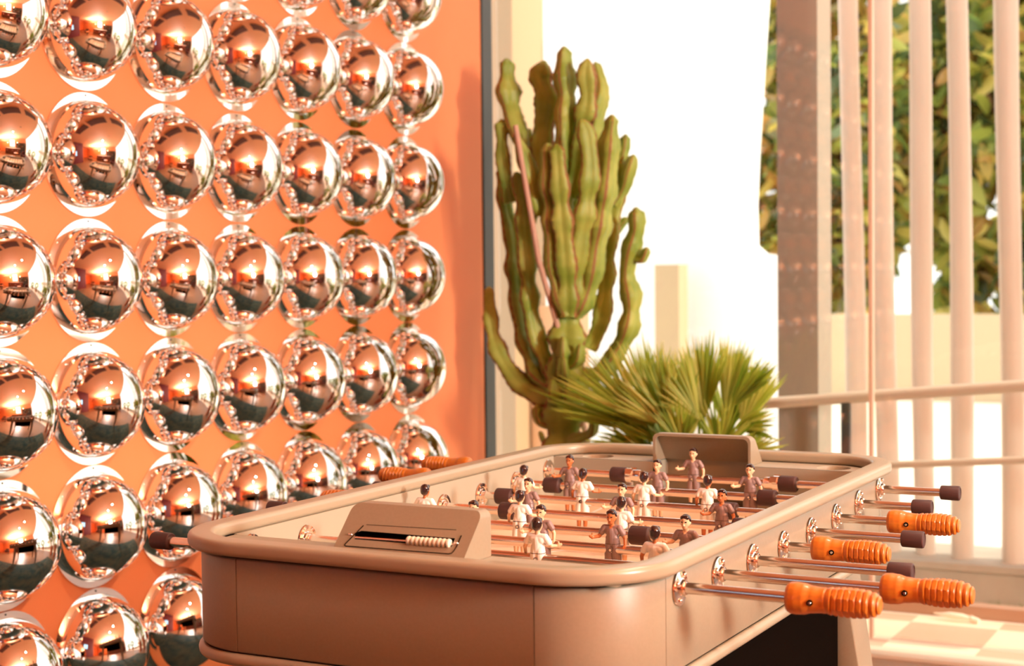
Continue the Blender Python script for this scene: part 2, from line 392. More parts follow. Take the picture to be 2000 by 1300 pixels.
P = plan()
def rprof(o0, o1, z0, z1, r, n=5):
    pr = []
    for cx, cz, a0 in ((o1 - r, z1 - r, 0), (o0 + r, z1 - r, 90), (o0 + r, z0 + r, 180), (o1 - r, z0 + r, 270)):
        for i in range(n + 1):
            a = math.radians(a0 + 90 * i / n); pr.append((cx + math.cos(a) * r, cz + math.sin(a) * r))
    return pr
# rim tube
bm = bmesh.new(); sweep_plan(bm, P, rprof(-.020, .020, ZT + .0005, ZR - .001, .0078)); tb('rim', bm, M['rim'], angle=60)
# dark shadow gap and inner liner behind the panels
bm = bmesh.new(); sweep_plan(bm, P, [(-.004, ZB - .006), (-.004, ZT + .006), (-.017, ZT + .006), (-.017, ZB - .006)]); tb('carcass', bm, M['seam'])
# lower trim tube
bm = bmesh.new(); sweep_plan(bm, P, rprof(-.02, .006, ZB - .020, ZB - .002, .0075)); tb('lower_trim', bm, M['rim'], angle=60)
# outer panels: corners, ends, sides
pprof = [(-.003, ZB), (-.0016, ZB + .0008), (0, ZB + .003), (0, ZT - .0075), (-.0012, ZT - .0055), (-.003, ZT - .0045), (-.006, ZT - .0045), (-.006, ZB)]
def panel(name, a, b, na):
    pts = []
    a = Vector(a); b = Vector(b); d = (b - a).normalized()
    bm = bmesh.new(); sweep_plan(bm, [(a + d * .0016, na, ''), (b - d * .0016, na, '')], pprof, False)
    return tb(name, bm, M['taupe'])
for k in ('c0', 'c1', 'c2', 'c3'):
    q = [x for x in P if x[2] == k]; bm = bmesh.new(); sweep_plan(bm, q, pprof, False); tb('corner_panel', bm, M['taupe'])
panel('end_panel', (X0 + RC, Y0, 0), (X1 - RC, Y0, 0), Vector((0, -1, 0)))
panel('end_panel', (X1 - RC, Y1, 0), (X0 + RC, Y1, 0), Vector((0, 1, 0)))
panel('side_panel', (X1, Y0 + RC, 0), (X1, Y1 - RC, 0), Vector((1, 0, 0)))
panel('side_panel', (X0, Y1 - RC, 0), (X0, Y0 + RC, 0), Vector((-1, 0, 0)))
# inner side walls
DIP = .0162
def hz(y): return .83 - DIP * (1 - ((y - .525) / .525) ** 2)
for xa, xb in ((X0 + .017, IX0), (IX1, X1 - .017)):
    bm = bmesh.new(); box(bm, xa, xb, EY0, EY1, .735, ZT + .002); tb('inner_wall', bm, M['taupe_in'], smooth=False)
# shelves at both ends with ball cups and hood gaps
HX0, HX1 = -.302, -.094
def shelf(ya, yb, cupy, flip):
    bm = bmesh.new()
    cups = [XC - .262, XC + .262]
    # plate built as a grid with round holes cut by construction: quads around each cup
    def plate(xa, xb, cx):
        n = 28; rr = .034
        top = []; 
        cvs = [bm.verts.new((cx + rr * math.cos(2 * PI * k / n), cupy + rr * math.sin(2 * PI * k / n), ZS)) for k in range(n)]
        ovs = []
        for k in range(n):
            a = 2 * PI * k / n; dx, dy = math.cos(a), math.sin(a)
            tx = ((xb - cx) / dx) if dx > 1e-6 else ((xa - cx) / dx if dx < -1e-6 else 1e9)
            ty = ((yb - cupy) / dy) if dy > 1e-6 else ((ya - cupy) / dy if dy < -1e-6 else 1e9)
            t = min(tx, ty); ovs.append(bm.verts.new((cx + dx * t, cupy + dy * t, ZS)))
        for k in range(n):
            bm.faces.new((cvs[k], cvs[(k + 1) % n], ovs[(k + 1) % n], ovs[k]))
        # true rectangle corners
        for X, Y in ((xa, ya), (xb, ya), (xb, yb), (xa, yb)):
            c = bm.verts.new((X, Y, ZS)); near = sorted(ovs, key=lambda v: (v.co - c.co).length)
            ks = sorted(range(n), key=lambda k: (ovs[k].co - c.co).length)
            # find the pair straddling the corner
            for k in range(n):
                p, q = ovs[k].co, ovs[(k + 1) % n].co
                if abs(p.x - q.x) > 1e-5 and abs(p.y - q.y) > 1e-5:
                    if (abs(p.x - X) < 1e-5 and abs(q.y - Y) < 1e-5) or (abs(q.x - X) < 1e-5 and abs(p.y - Y) < 1e-5):
                        bm.faces.new((ovs[k], ovs[(k + 1) % n], c)); break
        # cup
        rs = [cvs]
        for r2, z2 in ((.033, ZS - .004), (.032, ZS - .02), (.02, ZS - .028), (.0, ZS - .03)):
            if r2 == 0: rs.append([bm.verts.new((cx, cupy, z2))])
            else: rs.append([bm.verts.new((cx + r2 * math.cos(2 * PI * k / n), cupy + r2 * math.sin(2 * PI * k / n), z2)) for k in range(n)])
        for A, B in zip(rs, rs[1:]):
            for k in range(n):
                bm.faces.new((A[k], A[(k + 1) % n], B[(k + 1) % n], B[k]) if len(B) > 1 else (A[k], A[(k + 1) % n], B[0]))
    plate(X0 + .020, HX0, cups[0]); tb('end_shelf', bm, M['taupe_in'], angle=30)
    bm = bmesh.new(); plate(HX1, X1 - .020, cups[1]); tb('end_shelf', bm, M['taupe_in'], angle=30)
shelf(Y0 + .018, EY0, -.105, True)
shelf(EY1, Y1 - .018, 1.118, False)
# end walls below the shelves with the goal gap, goal boxes
for y, s in ((EY0, -1), (EY1, 1)):
    bm = bmesh.new(); ya, yb = sorted((y, y + s * .006))
    box(bm, IX0, HX0, ya, yb, .735, ZS - .0005); tb('end_wall', bm, M['taupe_in'], smooth=False); bm = bmesh.new(); box(bm, HX1, IX1, ya, yb, .735, ZS - .0005); tb('end_wall', bm, M['taupe_in'], smooth=False)
    g = y + s * .075; ya, yb = sorted((y, g))
    bm = bmesh.new(); box(bm, HX0 - .004, HX0, ya, yb, .72, ZS - .001); box(bm, HX1, HX1 + .004, ya, yb, .72, ZS - .001)
    ga, gb = sorted((g, g + s * .004)); box(bm, HX0, HX1, ga, gb, .72, ZS - .001); box(bm, HX0, HX1, ya, yb, .716, .72); tb('goal_box', bm, M['taupe_in'], smooth=False)
# playing field, slightly dished along its length, with painted lines
fm = bpy.data.materials.new('field_paint'); fm.use_nodes = True; nt = fm.node_tree; b = nt.nodes['Principled BSDF']; b.inputs['Roughness'].default_value = .35
def N(t, **k):
    n = nt.nodes.new(t)
    for a, v in k.items(): setattr(n, a, v)
    return n
tc = N('ShaderNodeTexCoord'); sp = N('ShaderNodeSeparateXYZ'); nt.links.new(tc.outputs['Object'], sp.inputs[0])
def mth(op, a, b_=None, c=None):
    n = N('ShaderNodeMath', operation=op)
    for i, v in enumerate((a, b_, c)):
        if v is None: continue
        if isinstance(v, (int, float)): n.inputs[i].default_value = v
        else: nt.links.new(v, n.inputs[i])
    return n.outputs[0]
fx = sp.outputs[0]; fy = mth('ABSOLUTE', mth('SUBTRACT', sp.outputs[1], .0))
rad = mth('SQRT', mth('ADD', mth('MULTIPLY', fx, fx), mth('MULTIPLY', sp.outputs[1], sp.outputs[1])))
ring = mth('LESS_THAN', mth('ABSOLUTE', mth('SUBTRACT', rad, .11)), .004)
mid = mth('LESS_THAN', fy, .003)
box1 = mth('LESS_THAN', mth('ABSOLUTE', mth('SUBTRACT', mth('MAXIMUM', mth('ABSOLUTE', fx), mth('MULTIPLY', mth('SUBTRACT', .553, fy), 1.25)), .2)), .004)
wht = mth('MAXIMUM', mth('MAXIMUM', ring, mid), box1)
mx = N('ShaderNodeMixRGB'); nt.links.new(wht, mx.inputs[0]); mx.inputs[1].default_value = (.84, .62, .42, 1); mx.inputs[2].default_value = (.95, .9, .82, 1)
nt.links.new(mx.outputs[0], b.inputs['Base Color'])
bm = bmesh.new(); rows = []
for i in range(33):
    y = EY0 + (EY1 - EY0) * i / 32; z = hz(y) - .0625
    rows.append((bm.verts.new((IX0, y, z)), bm.verts.new((IX1, y, z)), bm.verts.new((IX1, y, z - .008)), bm.verts.new((IX0, y, z - .008))))
for A, B in zip(rows, rows[1:]):
    for j in range(4): bm.faces.new((A[j], A[(j + 1) % 4], B[(j + 1) % 4], B[j]))
bm.faces.new(rows[0]); bm.faces.new(rows[-1][::-1])
for v in bm.verts: v.co -= Vector((XC, .5215, 0))
fo = build('playing_field', bm, fm, T, angle=30); fo.location = Vector((XC, .5215, 0)) - TO
# underside deck, near-black underbody box, legs
bm = bmesh.new(); bp_ = [bm.verts.new((p.x, p.y, ZB - .012)) for p, n_, k_ in plan(off=-.012)]; f_ = bm.faces.new(bp_)
r_ = bmesh.ops.extrude_face_region(bm, geom=[f_])
for v_ in r_['geom']:
    if isinstance(v_, bmesh.types.BMVert): v_.co.z = ZB
tb('base_plate', bm, M['seam'], smooth=False)
bm = bmesh.new(); box(bm, -.40, .115, .26, 1.0, .46, ZB - .012, bev=.006); tb('underbody_box', bm, mat('near_black_box', (.006, .004, .003), .9, spec=0))
for sx in (-1, 1):
    for sy in (-1, 1):
        bm = bmesh.new()
        cx = XC + sx * (XC * 0 + .287); ytop = (.155, .06) if sy < 0 else (1.0, 1.10)
        # tapered sheet-metal leg, splayed outwards
        secs = []
        for z, dx, dy, wx, wy in ((ZB - .012, 0, 0, .052, .11), (.35, .048, .02, .045, .09), (.03, .092, .04, .036, .06), (.0, .095, .042, .036, .06)):
            cx_ = cx + sx * dx; cy_ = (ytop[0] + ytop[1]) / 2 + sy * dy
            secs.append([bm.verts.new((cx_ - wx / 2, cy_ - wy / 2, z)), bm.verts.new((cx_ + wx / 2, cy_ - wy / 2, z)), bm.verts.new((cx_ + wx / 2, cy_ + wy / 2, z)), bm.verts.new((cx_ - wx / 2, cy_ + wy / 2, z))])
        for A, B in zip(secs, secs[1:]):
            for j in range(4): bm.faces.new((A[j], A[(j + 1) % 4], B[(j + 1) % 4], B[j]))
        bm.faces.new(secs[0]); bm.faces.new(secs[-1])
        es = [e for e in bm.edges if abs(e.verts[0].co.z - e.verts[1].co.z) > .01]
        bmesh.ops.bevel(bm, geom=es, offset=.006, segments=3, profile=.5, affect='EDGES')
        leg = tb('leg', bm, M['taupe'])
# scoreboard hoods
def hood(far):
    s = 1 if far else -1
    yb = EY1 if far else EY0           # open back plane (towards the field)
    ytip = 1.152 if far else -.122     # foot of the sloping face
    ytop = yb + s * .022
    zt = .9255 if not far else .9185
    zf = ZS + .0005
    bm = bmesh.new(); th = .0055; r = .012; n = 5
    # front outline across x for the sloping face with rounded top corners; extruded back to the open plane
    def outline(ins):
        xa, xb, top = HX0 - .004 + ins, HX1 + .004 - ins, 1.0
        pts = [(xa, 0)]
        for i in range(n + 1):
            a = math.radians(180 - 90 * i / n); pts.append((xa + r + r * math.cos(a), ('t', r * math.sin(a) - r)))
        for i in range(n + 1):
            a = math.radians(90 - 90 * i / n); pts.append((xb - r + r * math.cos(a), ('t', r * math.sin(a) - r)))
        pts.append((xb, 0)); return pts
    def pos(pt, ins, plane):
        x, q = pt
        z = zf if q == 0 else (zt - ins) + q[1]
        if plane == 'front':
            f = (z - zf) / (zt - zf); y = (ytip - s * ins * 3.2) + (ytop - ytip) * f
        else: y = yb
        return Vector((x, y, z))
    of, ob = [bm.verts.new(pos(p, 0, 'front')) for p in outline(0)], [bm.verts.new(pos(p, 0, 'back')) for p in outline(0)]
    nf, nb = [bm.verts.new(pos(p, th, 'front')) for p in outline(th)], [bm.verts.new(pos(p, th, 'back')) for p in outline(th)]
    m = len(of)
    for i in range(m - 1):
        bm.faces.new((of[i], of[i + 1], ob[i + 1], ob[i])); bm.faces.new((nf[i], nf[i + 1], nb[i + 1], nb[i])); bm.faces.new((ob[i], ob[i + 1], nb[i + 1], nb[i]))
    bm.faces.new(nf)
    bm.faces.new((of[0], nf[0], nb[0], ob[0])); bm.faces.new((of[-1], nf[-1], nb[-1], ob[-1]))
    # sloping face with a slot: local coords (x, t) along the slope
    sl = math.hypot(ytop - ytip, zt - zf)
    def fp(x, t, d=0):
        f = t / sl; y = ytip + (ytop - ytip) * f; z = zf + (zt - zf) * f
        nrm = Vector((0, s * (zt - zf), abs(ytop - ytip))).normalized()
        return Vector((x, y, z)) - nrm * d
    sa, sb, ta, tb_, e = -.2765, -.1165, .0295, .0445, .005
    slot = [(sa, ta), (sb, ta), (sb, tb_), (sa + e, tb_), (sa - e, (ta + tb_) / 2 + .003)]
    sv = [bm.verts.new(fp(x, t)) for x, t in slot]; sd = [bm.verts.new(fp(x, t, .0085)) for x, t in slot]
    outer = of
    # bridge outline to slot by hand: triangulate ring with holes
    edges = []
    for lst in (outer, sv):
        for i in range(len(lst)):
            a, b2 = lst[i], lst[(i + 1) % len(lst)]
            ed = bm.edges.get((a, b2)) or bm.edges.new((a, b2)); edges.append(ed)
    bmesh.ops.triangle_fill(bm, use_beauty=True, use_dissolve=False, edges=edges)
    for i in range(5): f = bm.faces.new((sv[i], sv[(i + 1) % 5], sd[(i + 1) % 5], sd[i])); f.material_index = 1
    f = bm.faces.new(sd); f.material_index = 1
    h = tb('scoreboard_hood', bm, [M['taupe'], M['seam']], angle=35); 
    # inset plate outline groove, wire, screws, beads
    def sub(name, bm, m):
        for v in bm.verts: v.co -= TO
        return build(name, bm, m, h)
    bm = bmesh.new()
    ol = [(-.2725, .0535), (-.2885, .0205), (-.2890, .0180), (-.2865, .0165), (-.200, .0173), (-.1165, .0182), (-.1125, .0195), (-.1108, .0225), (-.1090, .030), (-.1085, .050)]
    tube(bm, [fp(*a, -.0001) for a in ol], .0008, 6)
    tube(bm, [fp(-.268, .0555, -.0001), fp(-.120, .0585, -.0001)], .0004, 6)
    sub('plate_outline', bm, M['seam'])
    bm = bmesh.new(); tube(bm, [fp(-.278, .0325, .001), fp(-.112, .0345, .001)], .0018, 8); sub('counter_wire', bm, M['steel'])
    for x in (-.2895, -.286, -.1135, -.110):
        bm = bmesh.new(); ball(bm, fp(x, .0365, 0), .0020, u=8, v=6); sub('screw', bm, M['steel'])
    for k in range(10):
        bm = bmesh.new()
        c = fp(-.1865 + k * .0071, .0338 + k * .00008, -.0005)
        lathe(bm, [(0, -.0031), (.0042, -.0031), (.0063, -.0022), (.0071, 0), (.0063, .0022), (.0042, .0031), (0, .0031)], 'x', 18, org=c)
        sub('counter_bead', bm, M['white_p'])
    return h
hood(False); hood(True)

# ------------------------------------------------------------------ bearings, rods, grips, bumpers
def bearing_mesh():
    bm = bmesh.new()
    lathe(bm, [(0, 0), (.0245, 0), (.0255, .0012), (.0248, .0032), (.022, .0042), (.0150, .0046), (.0120, .0058), (.0112, .0100), (.0100, .0112), (.0082, .0112), (0, .011)], 'x', 36)
    for k in range(4):
        a = math.radians(45 + 90 * k) + .35; ball(bm, (.0045, .0183 * math.cos(a), .0185 * math.sin(a)), .0042, u=12, v=8, sc=(.9, 1, 1))
    return bm
bo = build('bearing', bearing_mesh(), M['chrome'], T, angle=35)
bm = bmesh.new(); lathe(bm, [(0, 0), (.0235, 0), (.0245, .0012), (.0235, .003), (.017, .0036), (.0155, .0020), (.0125, .0020), (.0115, .0055), (.0092, .0058), (0, .005)], 'x', 36)
bi = build('inner_bearing', bm, M['chrome'], T, angle=35)
firstb = True
for k in range(8):
    y = k * .15; z = hz(y)
    for X_, sgn in ((X1, 1), (X0, -1)):
        c = bo if firstb else link_copy(bo, T); c.location = Vector((X_, y, z)) - TO; c.rotation_euler = (0, 0, 0 if sgn > 0 else PI)
        c2 = bi if firstb else link_copy(bi, T); c2.location = Vector((IX1 if sgn > 0 else IX0, y, z)) - TO; c2.rotation_euler = (0, 0, PI if sgn > 0 else 0)
        firstb = False

# turned wooden grip along +x, x from 0 to .124
def grip_r(t):
    L = .124; u = t / L
    key = [(0, .0135), (.012, .0182), (.05, .0207), (.11, .0212), (.18, .0205), (.28, .0178), (.38, .0166), (.44, .0170), (.5, .0185), (.6, .0204), (.72, .0208), (.84, .0192), (.94, .016), (.985, .0125), (1, .009)]
    for (a, ra), (b2, rb) in zip(key, key[1:]):
        if u <= b2:
            q = (u - a) / (b2 - a); q = q * q * (3 - 2 * q) if .02 < a < .94 else q; r = ra + (rb - ra) * q; break
    if .40 < u < .99:
        ph = (u - .40) / .0665; fr = ph - math.floor(ph)
        if u < .50: g = .0009 * (math.exp(-((fr - .5) / .13) ** 2)) * 1.2
        else: g = .0026 * math.exp(-((fr - .5) / .16) ** 2) + .0006 * abs(fr - .0)
        r -= g
    return r
def grip_f(r, t, a):
    u = t / .124
    if .50 < u < .97:
        q = (a + .4) % (PI / 4) - PI / 8
        env = .0184 - .0032 * max(0, (u - .72) / .28) ** 2 - .0012 * max(0, (.62 - u) / .12)
        return min(r, env / math.cos(q))
    return r
bm = bmesh.new(); n = 124
lathe(bm, [(0, 0)] + [(grip_r(.124 * i / n), .124 * i / n) for i in range(n + 1)] + [(0, .124)], 'x', 64, rfun=grip_f)
# countersunk screw facing the players' side
tube(bm, [(.036, -.0158, -.0008), (.036, -.0200, -.001)], [.0040, .0040], 14, mi=1)
tube(bm, [(.036, -.0195, -.001), (.036, -.0203, -.001)], [.0026, .0020], 12, mi=2)
grip_me = build('handle', bm, [M['wood'], M['seam'], M['steel']], None, angle=28)
bm = bmesh.new(); lathe(bm, [(0, 0), (.0125, 0), (.0136, .0012), (.0138, .003), (.0142, .033), (.0134, .0355), (.0112, .0365), (.0105, .0352), (0, .0352)], 'x', 32)
cap_me = build('end_cap', bm, M['rubber'], None, angle=35)
bm = bmesh.new(); lathe(bm, [(0, 0), (.0138, 0), (.0155, .0012), (.0162, .003), (.0162, .032), (.0155, .0345), (.0138, .036), (0, .036)], 'x', 32)
bump_me = build('bumper', bm, M['rubber'], None, angle=35)
# chrome clamp of the goalkeeper rods
bm = bmesh.new(); lathe(bm, [(0, 0), (.0155, 0), (.0155, .012), (.0125, .012), (.0125, .030), (.0115, .032), (0, .032)], 'x', 24)
for k in range(3):
    a = 2 * PI * k / 3 + .5; c = Vector((.009,   .0165 * math.cos(a), .0165 * math.sin(a)))
    rr = bmesh.ops.create_cube(bm, size=1)
    for v in rr['verts']: v.co = Matrix.Rotation(a, 3, 'X') @ Vector((v.co.x * .014, v.co.y * .007, v.co.z * .012)) + c
clamp_me = build('rod_clamp', bm, M['chrome'], None, angle=30)

# ---- figures: one continuous moulded body each, from blended limbs
def cap(a, b, ra, rb, m): return (Vector(a), Vector(b), ra, rb, m)
# materials: 0 shirt+shorts, 1 skin, 2 hair, 3 boots, 4 pin, 5 seam line
def figure_parts(lean):
    L = [
     cap((-.0045, .0008, .003), (-.0036, .0005, .014), .0088, .0082, 0), cap((.0045, .0008, .003), (.0036, .0005, .014), .0088, .0082, 0), cap((-.0035, 0, .018), (.0035, 0, .018), .0078, .0078, 0),
     cap((-.0065, .0005, .030), (.0065, .0005, .030), .0074, .0074, 0), cap((-.0105, .0005, .0345), (.0105, .0005, .0345), .0052, .0052, 0),
     cap((0, 0, .012), (0, 0, .028), .0088, .0095, 0),
     cap((-.0052, 0, .002), (-.0068, 0, -.020), .0086, .0078, 0), cap((.0052, 0, .002), (.0068, 0, -.020), .0086, .0078, 0),
     cap((-.0068, 0, -.020), (-.0068, .0005, -.036), .0060, .0044, 1), cap((.0068, 0, -.020), (.0068, .0005, -.036), .0060, .0044, 1),
     cap((-.0068, .0005, -.036), (-.0068, .0004, -.048), .0046, .0038, 1), cap((.0068, .0005, -.036), (.0068, .0004, -.048), .0046, .0038, 1),
     cap((-.0068, .001, -.0530), (-.0070, -.0065, -.0540), .0048, .0042, 3), cap((.0068, .001, -.0530), (.0070, -.0065, -.0540), .0048, .0042, 3),
     cap((0, .0005, .036), (0, -.0006, .045), .0042, .0040, 1),
     # sleeves, arms, hands
     cap((-.0130, 0, .0345), (-.0180, -.001, .0265), .0053, .0052, 0), cap((-.0178, -.001, .0262), (-.0215, -.0035, .0205), .0037, .0033, 1),
     cap((-.0215, -.0035, .0205), (-.0292, -.0100, .0195), .0032, .0026, 1), cap((-.0300, -.0108, .0198), (-.0328, -.0125, .0215), .0033, .0026, 1), cap((-.0305, -.0100, .0215), (-.0300, -.0110, .0262), .0016, .0012, 1),
     cap((.0130, 0, .0345), (.0180, .001, .0262), .0053, .0052, 0), cap((.0178, .001, .0258), (.0212, .002, .0180), .0037, .0032, 1),
     cap((.0212, .002, .0180), (.0228, -.0030, .0075), .0031, .0025, 1), cap((.0230, -.0036, .0060), (.0233, -.0052, .0020), .0032, .0024, 1), cap((.0215, -.0060, .0065), (.0208, -.0078, .0040), .0015, .0011, 1),
     # head, jaw, nose, ears
     cap((0, -.0010, .0515), (0, -.0012, .0560), .0064, .0063, 1), cap((0, -.0034, .0470), (0, -.0032, .0485), .0038, .0044, 1), cap((0, -.0072, .0512), (0, -.0078, .0498), .0011, .0014, 1),
     cap((-.0064, .0004, .0525), (-.0066, .0004, .0510), .0012, .0011, 1), cap((.0064, .0004, .0525), (.0066, .0004, .0510), .0012, .0011, 1),
     # hair cap
     cap((0, .0012, .0565), (0, .0024, .0520), .0072, .0064, 2), cap((-.0028, -.0036, .0592), (.0030, -.0032, .0596), .0032, .0034, 2), cap((-.0058, .0006, .0560), (-.0056, .0020, .0530), .0020, .0018, 2), cap((.0058, .0006, .0560), (.0056, .0020, .0530), .0020, .0018, 2),
    ]
    K = 1.17
    for i in range(len(L)):
        a, b2, ra, rb, m = L[i]
        if a.z > .0455 and abs(a.x) < .0075: f = lambda p: Vector((p.x * K, p.y * K, .0435 + (p.z - .0455) * K)); L[i] = (f(a), f(b2), ra * K, rb * K, m)
    return L
def make_figure():
    parts = figure_parts(0); bm = bmesh.new()
    for a, b, ra, rb, m in parts:
        d = b - a; L = d.length
        u, v = frame_for(d if L > 1e-6 else Vector((0, 0, 1))); dn = d.normalized() if L > 1e-6 else Vector((0, 0, 1))
        prof = []
        for i in range(7): t = -PI / 2 + PI / 2 * i / 6; prof.append((math.cos(t) * ra, math.sin(t) * ra))
        for i in range(7): t = PI / 2 * i / 6; prof.append((math.cos(t) * rb, L + math.sin(t) * rb))
        rings = []
        for r, t in prof:
            r = max(r, 1e-5); rings.append([bm.verts.new(a + dn * t + (u * math.cos(2 * PI * k / 16) + v * math.sin(2 * PI * k / 16)) * r) for k in range(16)])
        for A, B in zip(rings, rings[1:]):
            for k in range(16): bm.faces.new((A[k], A[(k + 1) % 16], B[(k + 1) % 16], B[k]))
        bm.faces.new(rings[0][::-1]); bm.faces.new(rings[-1])
    bmesh.ops.recalc_face_normals(bm, faces=bm.faces)
    me = bpy.data.meshes.new('raw'); bm.to_mesh(me); bm.free()
    o = bpy.data.objects.new('raw', me); COL.objects.link(o)
    rm = o.modifiers.new('r', 'REMESH'); rm.mode = 'VOXEL'; rm.voxel_size = .00062
    sm = o.modifiers.new('s', 'SMOOTH'); sm.factor = .5; sm.iterations = 3
    dg = bpy.context.evaluated_depsgraph_get(); ev = o.evaluated_get(dg)
    out = bpy.data.meshes.new_from_object(ev); bpy.data.objects.remove(o)
    n = len(out.polygons); C = np.empty(n * 3, 'f'); out.polygons.foreach_get('center', C); C = C.reshape(-1, 3)
    best = np.full(n, 1e9); mi = np.zeros(n, 'i')
    for a, b, ra, rb, m in parts:
        A = np.array(a); D = np.array(b) - A; dd = D @ D
        t = np.clip(((C - A) @ D) / dd, 0, 1) if dd > 1e-12 else np.zeros(n)
        s = np.linalg.norm(C - A - t[:, None] * D, axis=1) - (ra + (rb - ra) * t)
        k = s < best; best[k] = s[k]; mi[k] = m
    # neckline skin, waist seam
    neck = (C[:, 2] > .0345) & (C[:, 1] < 0) & (np.abs(C[:, 0]) < (C[:, 2] - .033) * .8) & (mi == 0); mi[neck] = 1
    seam = (np.abs(C[:, 2] - .0095) < .00045) & (mi == 0) & (np.abs(C[:, 0]) < .013); mi[seam] = 5
    # eyes and brows as painted marks
    eye = (C[:, 1] < -.0052) & (np.abs(np.abs(C[:, 0]) - .0031) < .0013) & (np.abs(C[:, 2] - .0532) < .0008); mi[eye] = 2
    mouth = (C[:, 1] < -.0052) & (np.abs(C[:, 0]) < .0019) & (np.abs(C[:, 2] - .0452) < .0005); mi[mouth] = 6
    out.polygons.foreach_set('material_index', mi); out.polygons.foreach_set('use_smooth', [True] * n)
    # waist pin, front and back
    bm = bmesh.new(); bm.from_mesh(out)
    for s in (-1, 1):
        tube(bm, [(.0, s * .0088, .0005), (.0, s * .0107, .0005)], [.0036, .0034], 14, mi=5)
        tube(bm, [(.0, s * .0105, .0005), (.0, s * .0110, .0005)], [.0025, .0022], 12, mi=4)
    bm.to_mesh(out); bm.free()
    return out
fig0 = make_figure()
seamM = mat('figure_line', (.10, .06, .05), .6); lipM = mat('lips', (.45, .1, .06), .5)
figs = {}
for team, shirt in (('brown', M['brown_shirt']), ('white', M['white_shirt'])):
    for sk in ('pale', 'dark'):
        me = fig0.copy(); me.name = 'player'
        boots = M['black'] if team == 'brown' else M['white_shirt']
        for m in (shirt, M['skin_' + sk], M['hair'], boots, M['steel'] if team == 'brown' else M['chrome'], seamM, lipM): me.materials.append(m)
        figs[team, sk] = me
# rods: k -> (centre shift x, [player xs relative], team, grip side, bumper rel positions, skins, tilt)
rods = [
 (-.195, [0], 'white', 'R', [], 'p', 2),
 (-.109, [-.194, 0, .194], 'white', 'R', [-.250, .214], 'ppd', -3),
 (-.1145, [-.189, -.063, .063, .189], 'brown', 'L', [-.250, .212], 'ppdp', 4),
 (-.297, [-.194, 0, .194], 'white', 'R', [-.243, .212], 'dpp', 2),
 (-.168, [-.190, 0, .190], 'brown', 'L', [-.247, .212], 'ppd', -3),
 (-.2525, [-.192, -.064, .064, .192], 'white', 'R', [-.252, .214], 'pdpd', 3),
 (-.2225, [-.193, 0, .193], 'brown', 'L', [-.250, .017 + .193], 'dpp', 0),
 (-.204, [0], 'brown', 'L', [], 'p', 1),
]
gripf = True
used = {'g': False, 'c': False, 'b': False, 'k': False}
def useobj(o, key, parent, loc, rot=0):
    c = o if not used[key] else link_copy(o)
    used[key] = True; c.parent = parent; c.location = loc; c.rotation_euler = (0, 0, rot); return c
for k, (cx, pl, team, side, bumps, skins, tilt) in enumerate(rods):
    y = k * .15; z = hz(y); s = 1 if side == 'R' else -1
    bm = bmesh.new(); xa, xb = sorted((-s * .512, s * .534)); tube(bm, [(xa, 0, 0), (xb, 0, 0)], .0079, 24)
    rod = build('rod', bm, M['steel'], T, angle=35); rod.location = Vector((cx, y, z)) - TO
    useobj(grip_me, 'g', rod, (s * .528, 0, 0), 0 if s > 0 else PI)
    useobj(cap_me, 'c', rod, (-s * .505, 0, 0), PI if s > 0 else 0)
    for bx in bumps: useobj(bump_me, 'b', rod, (bx, 0, 0))
    if len(pl) == 1:
        useobj(bump_me, 'b', rod, (-.185, 0, 0)); useobj(bump_me, 'b', rod, (.185, 0, 0))
        useobj(clamp_me, 'k', rod, (-.149, 0, 0)); useobj(clamp_me, 'k', rod, (.185, 0, 0), PI)
    for i, px in enumerate(pl):
        o = bpy.data.objects.new('player', figs[team, 'pale' if skins[i] == 'p' else 'dark']); COL.objects.link(o); o.parent = rod
        o.location = (px, 0, 0); o.rotation_euler = (math.radians(tilt), 0, 0 if team == 'brown' else PI)

